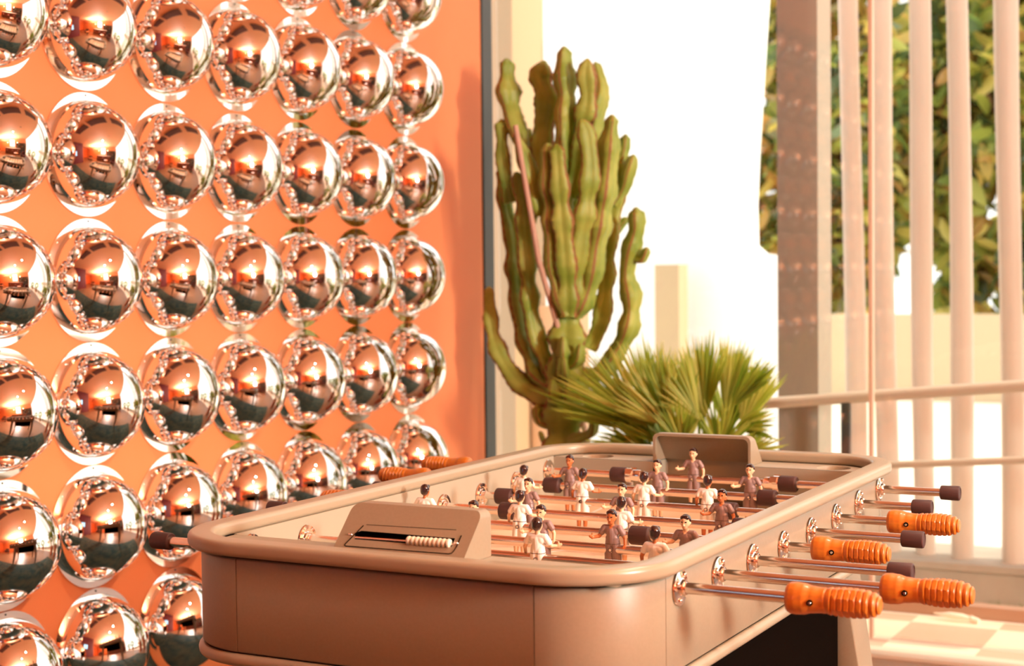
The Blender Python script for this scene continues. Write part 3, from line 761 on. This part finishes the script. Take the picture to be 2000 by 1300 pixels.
# ------------------------------------------------------------------ cactus
ARMS = [[[-1.272, 2.65, 0.604, 0.0677], [-1.275, 2.65, 0.681, 0.0655], [-1.278, 2.65, 0.768, 0.06], [-1.277, 2.65, 0.856, 0.0567], [-1.269, 2.65, 0.965, 0.0544], [-1.263, 2.65, 1.074, 0.05], [-1.262, 2.65, 1.183, 0.0369]],
 [[-1.292, 2.65, 0.833, 0.0284], [-1.403, 2.664, 0.857, 0.0332], [-1.491, 2.678, 0.926, 0.029], [-1.55, 2.692, 1.014, 0.027], [-1.577, 2.706, 1.103, 0.0226], [-1.591, 2.72, 1.199, 0.017]],
 [[-1.292, 2.65, 0.866, 0.0306], [-1.38, 2.669, 0.918, 0.0331], [-1.438, 2.687, 1.027, 0.0333], [-1.471, 2.706, 1.137, 0.0335], [-1.496, 2.724, 1.272, 0.0337], [-1.517, 2.743, 1.384, 0.0293], [-1.553, 2.761, 1.499, 0.0249], [-1.575, 2.78, 1.602, 0.0182]],
 [[-1.308, 2.66, 0.898, 0.0263], [-1.362, 2.647, 1.007, 0.0285], [-1.388, 2.633, 1.117, 0.0285], [-1.394, 2.62, 1.249, 0.0284], [-1.398, 2.607, 1.38, 0.0283], [-1.396, 2.593, 1.488, 0.0261], [-1.407, 2.58, 1.574, 0.0195]],
 [[-1.426, 2.66, 1.381, 0.0243], [-1.4, 2.673, 1.491, 0.0264], [-1.425, 2.687, 1.602, 0.0265], [-1.458, 2.7, 1.704, 0.0289], [-1.489, 2.713, 1.773, 0.0312], [-1.518, 2.727, 1.865, 0.0381], [-1.526, 2.74, 1.967, 0.0224]],
 [[-1.506, 2.72, 1.496, 0.0202], [-1.52, 2.713, 1.585, 0.0224], [-1.527, 2.707, 1.674, 0.0224], [-1.525, 2.7, 1.763, 0.0179]],
 [[-1.238, 2.6, 1.119, 0.0301], [-1.271, 2.58, 1.248, 0.0322], [-1.272, 2.56, 1.355, 0.0321], [-1.265, 2.54, 1.461, 0.0319], [-1.266, 2.52, 1.555, 0.0318], [-1.255, 2.5, 1.649, 0.0253]],
 [[-1.235, 2.6, 1.119, 0.0301], [-1.222, 2.57, 1.248, 0.032], [-1.218, 2.54, 1.375, 0.0318], [-1.214, 2.51, 1.501, 0.0295], [-1.21, 2.48, 1.645, 0.023]],
 [[-1.272, 2.66, 1.443, 0.0283], [-1.283, 2.66, 1.584, 0.0326], [-1.273, 2.66, 1.714, 0.0325], [-1.267, 2.66, 1.832, 0.0347], [-1.273, 2.66, 1.919, 0.0325], [-1.271, 2.66, 1.977, 0.0238]],
 [[-1.309, 2.7, 1.489, 0.0263], [-1.375, 2.712, 1.624, 0.0309], [-1.378, 2.724, 1.735, 0.0354], [-1.37, 2.736, 1.824, 0.0377], [-1.398, 2.748, 1.904, 0.0378], [-1.396, 2.76, 1.955, 0.02]],
 [[-1.263, 2.68, 1.509, 0.0261], [-1.218, 2.668, 1.636, 0.0281], [-1.199, 2.656, 1.742, 0.0301], [-1.177, 2.644, 1.825, 0.03], [-1.177, 2.632, 1.898, 0.0278], [-1.169, 2.62, 1.928, 0.0213]],
 [[-1.232, 2.72, 1.64, 0.0218], [-1.194, 2.73, 1.726, 0.0262], [-1.182, 2.74, 1.813, 0.024], [-1.178, 2.75, 1.868, 0.0218], [-1.202, 2.76, 1.941, 0.0153]],
 [[-1.222, 2.6, 1.151, 0.0279], [-1.197, 2.587, 1.29, 0.0299], [-1.172, 2.573, 1.396, 0.0318], [-1.147, 2.56, 1.5, 0.0317], [-1.131, 2.547, 1.604, 0.0294], [-1.137, 2.533, 1.698, 0.0251], [-1.14, 2.52, 1.728, 0.0188]],
 [[-1.23, 2.64, 1.118, 0.0324], [-1.178, 2.633, 1.215, 0.0365], [-1.15, 2.627, 1.343, 0.0385], [-1.123, 2.62, 1.459, 0.0383], [-1.101, 2.613, 1.575, 0.036], [-1.088, 2.607, 1.669, 0.0317], [-1.075, 2.6, 1.741, 0.0211]],
 [[-1.205, 2.7, 1.007, 0.0218], [-1.166, 2.707, 1.094, 0.0283], [-1.15, 2.713, 1.214, 0.0282], [-1.146, 2.72, 1.322, 0.0282], [-1.13, 2.727, 1.43, 0.0282], [-1.114, 2.733, 1.528, 0.026], [-1.113, 2.74, 1.614, 0.0195]],
 [[-1.12, 2.72, 1.484, 0.0195], [-1.082, 2.713, 1.536, 0.0215], [-1.067, 2.707, 1.578, 0.0215], [-1.046, 2.7, 1.625, 0.015]],
 [[-1.122, 2.74, 1.593, 0.0152], [-1.101, 2.74, 1.635, 0.0195], [-1.089, 2.74, 1.697, 0.013]],
 [[-1.13, 2.74, 1.387, 0.0152], [-1.106, 2.74, 1.414, 0.0152], [-1.092, 2.74, 1.428, 0.013]],
 [[-1.26, 2.66, 0.899, 0.0305], [-1.149, 2.655, 0.929, 0.028], [-1.094, 2.65, 0.989, 0.0278], [-1.044, 2.645, 1.076, 0.0298], [-1.03, 2.64, 1.166, 0.0318], [-1.042, 2.635, 1.246, 0.0255], [-1.028, 2.63, 1.32, 0.0275], [-1.004, 2.625, 1.393, 0.0295], [-1.002, 2.62, 1.448, 0.0189]],
 [[-1.007, 2.63, 1.298, 0.0106], [-0.984, 2.625, 1.298, 0.0147], [-0.968, 2.62, 1.324, 0.0147]],
 [[-1.308, 2.55, 1.441, 0.0214], [-1.319, 2.537, 1.526, 0.0256], [-1.336, 2.525, 1.59, 0.0256], [-1.352, 2.512, 1.643, 0.0234], [-1.361, 2.5, 1.685, 0.0149]],
 [[-1.413, 2.75, 1.605, 0.0201], [-1.45, 2.775, 1.675, 0.0225], [-1.481, 2.8, 1.74, 0.0158]],
 [[-1.285, 2.72, 1.225, 0.0264], [-1.273, 2.735, 1.313, 0.0286], [-1.271, 2.75, 1.402, 0.0287], [-1.279, 2.765, 1.512, 0.0266], [-1.291, 2.78, 1.624, 0.02]],
 [[-1.233, 2.6, 0.709, 0.0151], [-1.144, 2.575, 0.742, 0.017], [-1.126, 2.55, 0.793, 0.0127]],
 [[-1.279, 2.62, 0.705, 0.013], [-1.328, 2.61, 0.699, 0.0109], [-1.341, 2.6, 0.732, 0.0087]]]
ct = empty('candelabra_cactus', (-1.26, 2.65, 0), 'tall green many-armed candelabra cactus standing at the end of the orange wall', 'cactus')
CO = Vector(ct.location)
def ribs(ph, nr=4):
    def f(i, a): return .52 + .48 * abs(math.cos(nr / 2 * (a + ph))) ** 1.6
    return f
def arm(bm, A, ph):
    P = [Vector(a[:3]) for a in A]; W = [a[3] for a in A]
    pts, rad = [], []; n = len(P)
    for i in range(n - 1):
        p0, p1, p2, p3 = P[max(i - 1, 0)], P[i], P[i + 1], P[min(i + 2, n - 1)]
        m = max(4, int((p2 - p1).length / .0085))
        for k in range(m):
            t = k / m; q = .5 * ((2 * p1) + (-p0 + p2) * t + (2 * p0 - 5 * p1 + 4 * p2 - p3) * t * t + (-p0 + 3 * p1 - 3 * p2 + p3) * t ** 3)
            pts.append(q); rad.append(W[i] + (W[i + 1] - W[i]) * t)
    pts.append(P[-1]); rad.append(W[-1])
    L = 0; last = pts[0]; r2 = []
    seed = random.uniform(0, 6)
    for i, (p, r) in enumerate(zip(pts, rad)):
        L += (p - last).length; last = p
        r2.append(r * (1.17 + .17 * math.sin(L * 50 + seed) + .07 * math.sin(L * 71 + seed * 2)))
    d = (pts[-1] - pts[-2]).normalized()
    for k, fct in ((1, .86), (2, .6), (3, .25)): pts.append(pts[-1] + d * rad[-1] * .28); r2.append(rad[-1] * fct)
    Ls = [0]
    for a, b2 in zip(pts, pts[1:]): Ls.append(Ls[-1] + (b2 - a).length)
    def shape(i, a):
        rb = abs(math.cos(1.5 * (a + ph)))
        return .66 + .34 * rb ** 1.3 + (.06 * rb ** 6 * math.sin(Ls[i] * 210 + math.floor((a + ph) / (PI / 1.5)) * 2))
    rings = tube(bm, pts, r2, 32, 0, True, shape)
    # corky edge on the ribs
    for f in bm.faces:
        pass
    for ri in range(len(rings) - 1):
        for k in range(32):
            a = 2 * PI * (k + .5) / 32
            if abs(math.cos(1.5 * (a + ph))) > .978:
                v = rings[ri][k]
                for f in v.link_faces:
                    if rings[ri][(k + 1) % 32] in f.verts and rings[ri + 1][k] in f.verts: f.material_index = 1
for i, A in enumerate(ARMS):
    A = [[a[0] - CO.x, a[1] - CO.y, a[2] - CO.z, a[3]] for a in A]
    if i == 0: A = [[A[0][0], A[0][1], .36, A[0][3]]] + A
    bm = bmesh.new(); arm(bm, A, random.uniform(.2, 1.2)); build('trunk' if i == 0 else 'arm', bm, [M['cactus'], M['corky']], ct, angle=50)
for i in range(9):
    a = random.uniform(PI * .9, PI * 2.1); z = random.uniform(.66, 1.0) - CO.z; r0 = .045; l = random.uniform(.03, .06)
    p0 = [math.cos(a) * r0 - .005, math.sin(a) * r0, z]
    A = [p0 + [.018], [p0[0] + math.cos(a) * l, p0[1] + math.sin(a) * l * .6, z + .02, .022], [p0[0] + math.cos(a) * l * 1.2, p0[1] + math.sin(a) * l * .7, z + .06, .014]]
    bm = bmesh.new(); arm(bm, A, i); build('arm', bm, [M['cactus'], M['corky']], ct, angle=50)
bm = bmesh.new(); lathe(bm, [(0, 0), (.15, 0), (.155, .01), (.20, .36), (.215, .37), (.215, .40), (.195, .40), (.185, .36), (0, .36)], 'z', 40); build('pot', bm, M['pot'], ct)
bm = bmesh.new(); lathe(bm, [(0, .375), (.184, .365), (.184, .34), (0, .34)], 'z', 32); build('soil', bm, M['soil'], ct)
bm = bmesh.new(); tube(bm, [(-1.343, 2.45, 1.728), (-1.300, 2.52, 1.3), (-1.262, 2.66, .95), (-1.18, 2.79, .385)], [.0085, .009, .0095, .010], 12)
thing('wooden_stake', bm, M['stake'], 'thin pinkish wooden stake leaning against the cactus arms', 'stake')

# ------------------------------------------------------------------ fan palm
pm = empty('fan_palm', (-.76, 2.58, 0), 'bushy green fan palm with spiky leaves behind the far end of the football table', 'palm')
PO = Vector(pm.location)
bm = bmesh.new(); lathe(bm, [(0, 0), (.13, 0), (.17, .33), (.185, .34), (.185, .37), (.165, .37), (.155, .33), (0, .33)], 'z', 36); build('pot', bm, M['pot'], pm)
bm = bmesh.new(); tube(bm, [(0, 0, .32), (.01, 0, .45), (0, .0, .56)], [.045, .05, .03], 12); build('trunk', bm, M['bark'], pm)
def fan(hub, t0, tm, t1, n=19, wid=.0115, fold=.35, droop=.0):
    hub, t0, tm, t1 = map(Vector, (hub, t0, tm, t1))
    bm = bmesh.new(); ly = bm.faces.layers.float.new('rnd')
    base = random.uniform(0, .6)
    pet = [Vector((-.76, 2.58, .54)), (hub + Vector((-.76, 2.58, .54))) / 2 + Vector((0, -.02, -.015)), hub]
    tube(bm, pet, [.006, .005, .004], 8)
    for i in range(n):
        u = i / (n - 1) + random.uniform(-.012, .012)
        if u < .5: q = u * 2; tip = t0.lerp(tm, q); L = (t0 - hub).length * (1 - q) + (tm - hub).length * q
        else: q = u * 2 - 1; tip = tm.lerp(t1, q); L = (tm - hub).length * (1 - q) + (t1 - hub).length * q
        d = (tip - hub).normalized(); L *= random.uniform(.9, 1.06)
        side = d.cross(Vector((-.3, .9, .1))).normalized(); up = side.cross(d).normalized()
        st = [0, .12, .35, .6, .82, 1]; ws = [.25, .7, 1, .85, .5, .06]
        rw = []
        curl = random.uniform(-.03, .03)
        for s_, w_ in zip(st, ws):
            c = hub + d * L * s_ + Vector((0, 0, -droop * s_ * s_)) + up * (curl * s_ * s_)
            hw = wid * .5 * w_ * (L / .22 * .4 + .6)
            rw.append((bm.verts.new(c - side * hw + up * hw * fold * 2), bm.verts.new(c - up * 0), bm.verts.new(c + side * hw + up * hw * fold * 2)))
        rv = min(1, max(0, base + random.uniform(-.2, .4)))
        for A, B in zip(rw, rw[1:]):
            for j in (0, 1): f = bm.faces.new((A[j], A[j + 1], B[j + 1], B[j])); f[ly] = rv
    for v in bm.verts: v.co -= PO
    build('frond', bm, M['palm'], pm, angle=20)
FANS = [((-.884, 2.42, .787), (-1.193, 2.35, .9), (-1.089, 2.38, 1.0), (-1.0, 2.42, 1.038)), ((-.90, 2.52, .80), (-1.041, 2.5, 1.025), (-.935, 2.5, 1.062), (-.829, 2.52, 1.009)),
 ((-.709, 2.40, .816), (-.831, 2.36, .861), (-.80, 2.36, .95), (-.742, 2.4, 1.054)), ((-.731, 2.5, .81), (-.800, 2.5, 1.030), (-.727, 2.5, 1.078), (-.647, 2.5, 1.030)),
 ((-.682, 2.55, .822), (-.700, 2.55, 1.065), (-.637, 2.55, 1.042), (-.579, 2.53, 1.023)), ((-.63, 2.45, .847), (-.575, 2.43, 1.0), (-.475, 2.43, .99), (-.495, 2.43, .935)),
 ((-.633, 2.5, .784), (-.545, 2.5, .86), (-.500, 2.48, .82), (-.498, 2.48, .752)), ((-.951, 2.5, .763), (-1.256, 2.40, .888), (-1.173, 2.42, .81), (-1.109, 2.58, .773)),
 ((-.922, 2.5, .715), (-1.130, 2.45, .70), (-1.05, 2.45, .77), (-.95, 2.45, .82)), ((-.761, 2.6, .777), (-.92, 2.62, .86), (-.90, 2.62, .95), (-.842, 2.62, 1.0)),
 ((-.80, 2.64, .80), (-.98, 2.68, .95), (-.85, 2.7, 1.02), (-.72, 2.68, 1.0)), ((-.70, 2.62, .76), (-.78, 2.62, .92), (-.66, 2.62, .98), (-.56, 2.6, .92)),
 ((-.82, 2.46, .72), (-1.0, 2.42, .78), (-.9, 2.42, .86), (-.8, 2.42, .88)), ((-.66, 2.44, .72), (-.74, 2.4, .84), (-.62, 2.4, .88), (-.52, 2.4, .80)),
 ((-.90, 2.5, .67), (-1.10, 2.42, .62), (-1.08, 2.42, .72), (-1.0, 2.46, .80)), ((-.84, 2.4, .80), (-.98, 2.36, .84), (-.95, 2.36, .93), (-.88, 2.36, .98)), ((-.78, 2.44, .80), (-.86, 2.42, .98), (-.78, 2.42, 1.0), (-.71, 2.42, .95)),
 ((-.62, 2.52, .70), (-.56, 2.5, .80), (-.49, 2.48, .76), (-.47, 2.5, .70))]
FANS += [((-.80, 2.40, .79), (-.93, 2.36, .93), (-.84, 2.36, 1.045), (-.76, 2.36, 1.02)), ((-.80, 2.56, .74), (-.90, 2.56, .95), (-.79, 2.56, 1.03), (-.69, 2.56, .97)), ((-.87, 2.48, .73), (-1.06, 2.46, .84), (-.99, 2.46, .93), (-.88, 2.46, .94)),
 ((-.64, 2.58, .78), (-.66, 2.6, 1.0), (-.57, 2.6, .99), (-.50, 2.6, .93)), ((-.94, 2.48, .78), (-1.19, 2.40, .84), (-1.15, 2.40, .95), (-1.05, 2.5, 1.0)), ((-.75, 2.36, .74), (-.83, 2.32, .84), (-.75, 2.32, .89), (-.67, 2.32, .84))]
for f in FANS: fan(*f, n=random.choice((19, 21, 23)))

# ------------------------------------------------------------------ outside
bm = bmesh.new(); box(bm, -30, 30, GY + .05, 40, -.12, -.002); g = structure('ground', bm, mat('pale_ground', (.85, .78, .66), .8))
# tiled strip beyond the glass
tm = bpy.data.materials.new('checker_tiles'); tm.use_nodes = True; nt2 = tm.node_tree; b2 = nt2.nodes['Principled BSDF']; b2.inputs['Roughness'].default_value = .5
tc2 = nt2.nodes.new('ShaderNodeTexCoord'); mp2 = nt2.nodes.new('ShaderNodeMapping'); ck = nt2.nodes.new('ShaderNodeTexChecker'); ck.inputs['Scale'].default_value = 3.3
ck.inputs[1].default_value = (.90, .72, .52, 1); ck.inputs[2].default_value = (.62, .40, .27, 1); mp2.inputs['Location'].default_value = (.06, .05, .1)
nt2.links.new(tc2.outputs['Object'], mp2.inputs[0]); nt2.links.new(mp2.outputs[0], ck.inputs['Vector']); nt2.links.new(ck.outputs[0], b2.inputs['Base Color'])
bm = bmesh.new(); box(bm, -3, 6, GY + .05, 3.70, -.02, .0); structure('terrace', bm, tm)
bm = bmesh.new(); box(bm, -1.4, 6, 3.73, 3.80, -.02, .045, bev=.006)
thing('timber_edging', bm, mat('edging', (.50, .28, .18), .6), 'low peach timber edging board behind the terrace tiles', 'edging')
bm = bmesh.new(); ly = bm.faces.layers.float.new('rnd')
for i in range(2600):
    x, y = random.uniform(-.16, 3), random.uniform(3.815, 3.90); h = random.uniform(.015, .05); a = random.uniform(0, PI); dx, dy = math.cos(a) * .002, math.sin(a) * .002; lx, ly_ = random.uniform(-.012, .012), random.uniform(-.012, .012)
    f = bm.faces.new([bm.verts.new((x - dx, y - dy, 0)), bm.verts.new((x + dx, y + dy, 0)), bm.verts.new((x + lx, y + ly_, h))]); f[ly] = random.random() * .5
thing('grass', bm, leafmat('grass', [(.05, .12, .01), (.2, .26, .03)], .3), 'strip of green grass behind the timber edging', 'grass', kind='stuff', smooth=False)
bm = bmesh.new(); tube(bm, [(-.30, 3.66, .022), (-.27, 3.66, .02), (-.24, 3.66, .02), (-.20, 3.66, .018), (-.17, 3.66, .014)], [.002, .006, .011, .011, .007], 14)
tube(bm, [(-.17, 3.66, .016), (-.14, 3.655, .006)], [.010, .011], 12)
thing('hose_nozzle', bm, M['white_p'], 'small white nozzle lying on the terrace against the timber edging', 'nozzle')
bm = bmesh.new(); box(bm, -3, 6, 4.02, 4.40, -.01, .115); box(bm, -3, 6, 4.0, 4.42, .115, .145, bev=.005)
thing('low_kerb_wall', bm, M['concrete'], 'low grey concrete kerb wall carrying the row of cream slats', 'wall', smooth=False)
# cream slats
def wob(a, b2, c): return lambda t: c + a * math.sin(b2 * t + c * 37)
SL = [(-.700, 4.05, .046), (-.575, 4.04, .050), (-.425, 4.03, .046), (-.280, 4.02, .047), (-.095, 4.00, .049), (.075, 3.99, .05), (.25, 3.98, .05), (.43, 3.97, .05), (.62, 3.96, .05)]
SLn = ['cream vertical slat directly right of the taupe column', 'second cream slat right of the taupe column, beside the glass joint', 'third cream slat right of the taupe column', 'fourth cream slat right of the taupe column', 'rightmost cream slat of the row that the photo shows']
SL = [(.9665 - (.9665 - x) * (y + .12 + 1.968) / (y + 1.968), y + .12, r * 1.02) for x, y, r in SL]
for i, (x, y, r) in enumerate(SL):
    bm = bmesh.new(); pts = []; rr = []
    for k in range(31):
        z = .145 + 3.4 * k / 30; pts.append((x + .006 * math.sin(z * 1.9 + i * 1.7) - .012 * (z - 1.2), y + .01 * math.sin(z + i), z)); rr.append(r * (1 + .05 * math.sin(z * 2.3 + i * 2.1)))
    tube(bm, pts, rr, 20, shape=lambda i_, a: .78 + .22 * abs(math.cos(a + .4)) ** .7)
    s = thing('vertical_slat', bm, M['slat'], SLn[i] if i < 5 else 'cream vertical slat outside the glass beyond the right edge of the photo', 'slat', 'cream slats outside the glass', angle=50)
# column
bm = bmesh.new(); box(bm, -.842, -.688, 3.55, 3.72, -.01, 3.6, bev=.004)
thing('square_column', bm, M['greycol'], 'square taupe column outside the glass, left of the slats', 'column')
# sloping railing outside
rl = empty('railing', (-.4, 3.45, 0), 'sloping steel handrail with a lower rail outside the glass', 'railing')
RO = Vector(rl.location)
def rp(name, pts, r):
    bm = bmesh.new(); tube(bm, [Vector(p) - RO for p in pts], r, 16); build(name, bm, M['railing'], rl)
rp('handrail', [(-.98, 3.40, .772), (-.879, 3.40, .778), (.066, 3.40, .868), (1.2, 3.40, .975)], .0205)
rp('lower_rail', [(-.62, 3.40, .562), (.066, 3.40, .620), (1.2, 3.40, .716)], .013)
for x, zt_ in ((-.545, .80), (.9, .93)):
    bm = bmesh.new(); box(bm, x - RO.x - .016, x - RO.x + .016, 3.40 - RO.y - .012, 3.40 - RO.y + .012, 0, zt_, bev=.003); build('post', bm, M['frame'], rl)
# cream pier and low wall right of the orange wall
bm = bmesh.new(); box(bm, -2.25, -1.965, 3.62, 3.9, -.01, 3.8); thing('cream_pier', bm, M['pier'], 'cream wall pier outside the glass next to the end of the orange wall', 'pier', smooth=False)
bm = bmesh.new(); box(bm, -1.96, -1.79, 3.75, 3.95, -.01, 1.12); thing('cream_pilaster', bm, mat('peach_render', (.85, .56, .34), .8), 'short peach pilaster beside the cream pier, behind the cactus trunk', 'pilaster', smooth=False)
bm = bmesh.new(); box(bm, -2.76, -2.60, 7.0, 7.15, -.01, 1.30); thing('bollard_post', bm, M['pier'], 'pale peach upright behind the palm against the white wall', 'post', smooth=False)
# white building wall whose edge leans, seen bright behind the cactus
bm = bmesh.new(); a = [(-9, -.01), (-2.0, -.01), (-2.0, 1.34), (-2.129, 1.36), (-2.188, 1.41), (-2.194, 1.66), (-2.179, 1.98), (-2.113, 2.91), (-2.0, 4.8), (-9, 4.8)]
def slab(bm, poly, y0, y1):
    A = [bm.verts.new((x, y0, z)) for x, z in poly]; B = [bm.verts.new((x, y1, z)) for x, z in poly]; n = len(poly)
    bm.faces.new(A); bm.faces.new(B[::-1])
    for i in range(n): bm.faces.new((A[i], A[(i + 1) % n], B[(i + 1) % n], B[i]))
a = [(x - (.02 if x > -5 else 0), z) for x, z in a]; slab(bm, a, 7.3, 7.36)
thing('white_building_wall', bm, M['whitewall'], 'bright white exterior wall filling the view behind the cactus', 'wall', smooth=False)
# garden wall and trees beyond
bm = bmesh.new(); box(bm, -7, 8, 13.0, 13.3, -.01, .82); thing('garden_wall', bm, M['cream'], 'sunlit cream garden wall under the tree leaves, seen between the slats', 'wall', smooth=False)
def tree(x, y, z0, z1, rx, ry, n, label, seed):
    rnd = random.Random(seed); t = empty('broadleaf_tree', (x, y, 0), label, 'tree', 'trees beyond the garden wall')
    bm = bmesh.new(); tube(bm, [(0, 0, 0), (.1, 0, 1.2), (-.05, .1, 2.4), (.1, 0, z1 - .3)], [.16, .13, .10, .04], 12)
    build('trunk', bm, M['bark'], t)
    for q in range(5):
        a = rnd.uniform(0, 6.28); z = rnd.uniform(1.0, 2.6); bm = bmesh.new()
        tube(bm, [(0, 0, z), (math.cos(a) * rx * .4, math.sin(a) * ry * .4, z + .4), (math.cos(a) * rx * .85, math.sin(a) * ry * .85, z + .6)], [.06, .045, .015], 8); build('branch', bm, M['bark'], t)
    bm = bmesh.new(); ly = bm.faces.layers.float.new('rnd')
    for i in range(n):
        # clustered positions in an ellipsoid shell
        while True:
            p = Vector((rnd.uniform(-1, 1), rnd.uniform(-1, 1), rnd.uniform(-1, 1)))
            if .35 < p.length < 1: break
        c = Vector((p.x * rx, p.y * ry, (z0 + z1) / 2 + p.z * (z1 - z0) / 2))
        if math.sin(c.x * 4.1 + seed) * math.sin(c.z * 3.7 + seed * 2) * math.sin(c.x * 1.7 - c.z * 2.3) > .34: continue
        d = Vector((rnd.uniform(-1, 1), rnd.uniform(-1, 1), rnd.uniform(-1.1, .5))).normalized()
        sd = d.cross(Vector((rnd.uniform(-1, 1), rnd.uniform(-1, 1), rnd.uniform(-1, 1)))).normalized(); up = sd.cross(d)
        L = rnd.uniform(.22, .42); W = L * rnd.uniform(.17, .24); rv = min(1, max(0, rnd.gauss(.42, .28)))
        rw = []
        for s_, w_ in ((0, .1), (.25, .8), (.55, 1), (.8, .7), (1, .05)):
            q = c + d * L * s_ - up * (.25 * L * s_ * s_); h = W * w_
            rw.append((bm.verts.new(q - sd * h + up * h * .35), bm.verts.new(q), bm.verts.new(q + sd * h + up * h * .35)))
        for A, B in zip(rw, rw[1:]):
            for j in (0, 1): f = bm.faces.new((A[j], A[j + 1], B[j + 1], B[j])); f[ly] = rv
    build('foliage', bm, M['leaf'], t, angle=60)
tree(-4.15, 14.4, .50, 5.0, 1.2, .9, 5200, 'leafy tree showing between the white wall edge and the first slats', 3)
tree(-2.15, 15.3, .40, 5.2, 1.25, .9, 5200, 'dense leafy tree behind the right-hand slats, over the garden wall', 5)
tree(.1, 14.7, .7, 5.2, 1.03, .9, 2200, 'leafy tree beyond the right edge of the slats', 8)
def shrub(x, y, r, n, label, seed):
    rnd = random.Random(seed); t = empty('clipped_shrub', (x, y, 0), label, 'shrub', 'shrubs on the terrace to the right')
    bm = bmesh.new(); lathe(bm, [(0, 0), (.16, 0), (.2, .28), (.21, .30), (.18, .30), (.16, .26), (0, .26)], 'z', 24); build('pot', bm, M['pot'], t)
    bm = bmesh.new(); tube(bm, [(0, 0, .25), (0, 0, .7)], .02, 8); build('stem', bm, M['bark'], t)
    bm = bmesh.new(); ly = bm.faces.layers.float.new('rnd')
    for i in range(n):
        d = Vector((rnd.gauss(0, 1), rnd.gauss(0, 1), rnd.gauss(0, 1))).normalized(); c = Vector((0, 0, .72)) + d * r * rnd.uniform(.6, 1)
        sd = d.cross(Vector((rnd.uniform(-1, 1), rnd.uniform(-1, 1), .3))).normalized(); L = .09
        f = bm.faces.new([bm.verts.new(c), bm.verts.new(c + d * L * .5 + sd * .018), bm.verts.new(c + d * L), bm.verts.new(c + d * L * .5 - sd * .018)]); f[ly] = rnd.random() * .6
    build('foliage', bm, M['leaf'], t, angle=60)
shrub(1.9, 3.55, .36, 900, 'round potted shrub on the terrace nearest the table, seen in the domes', 4)
shrub(3.6, 3.55, .36, 900, 'round potted shrub furthest right on the terrace, seen in the domes', 6)
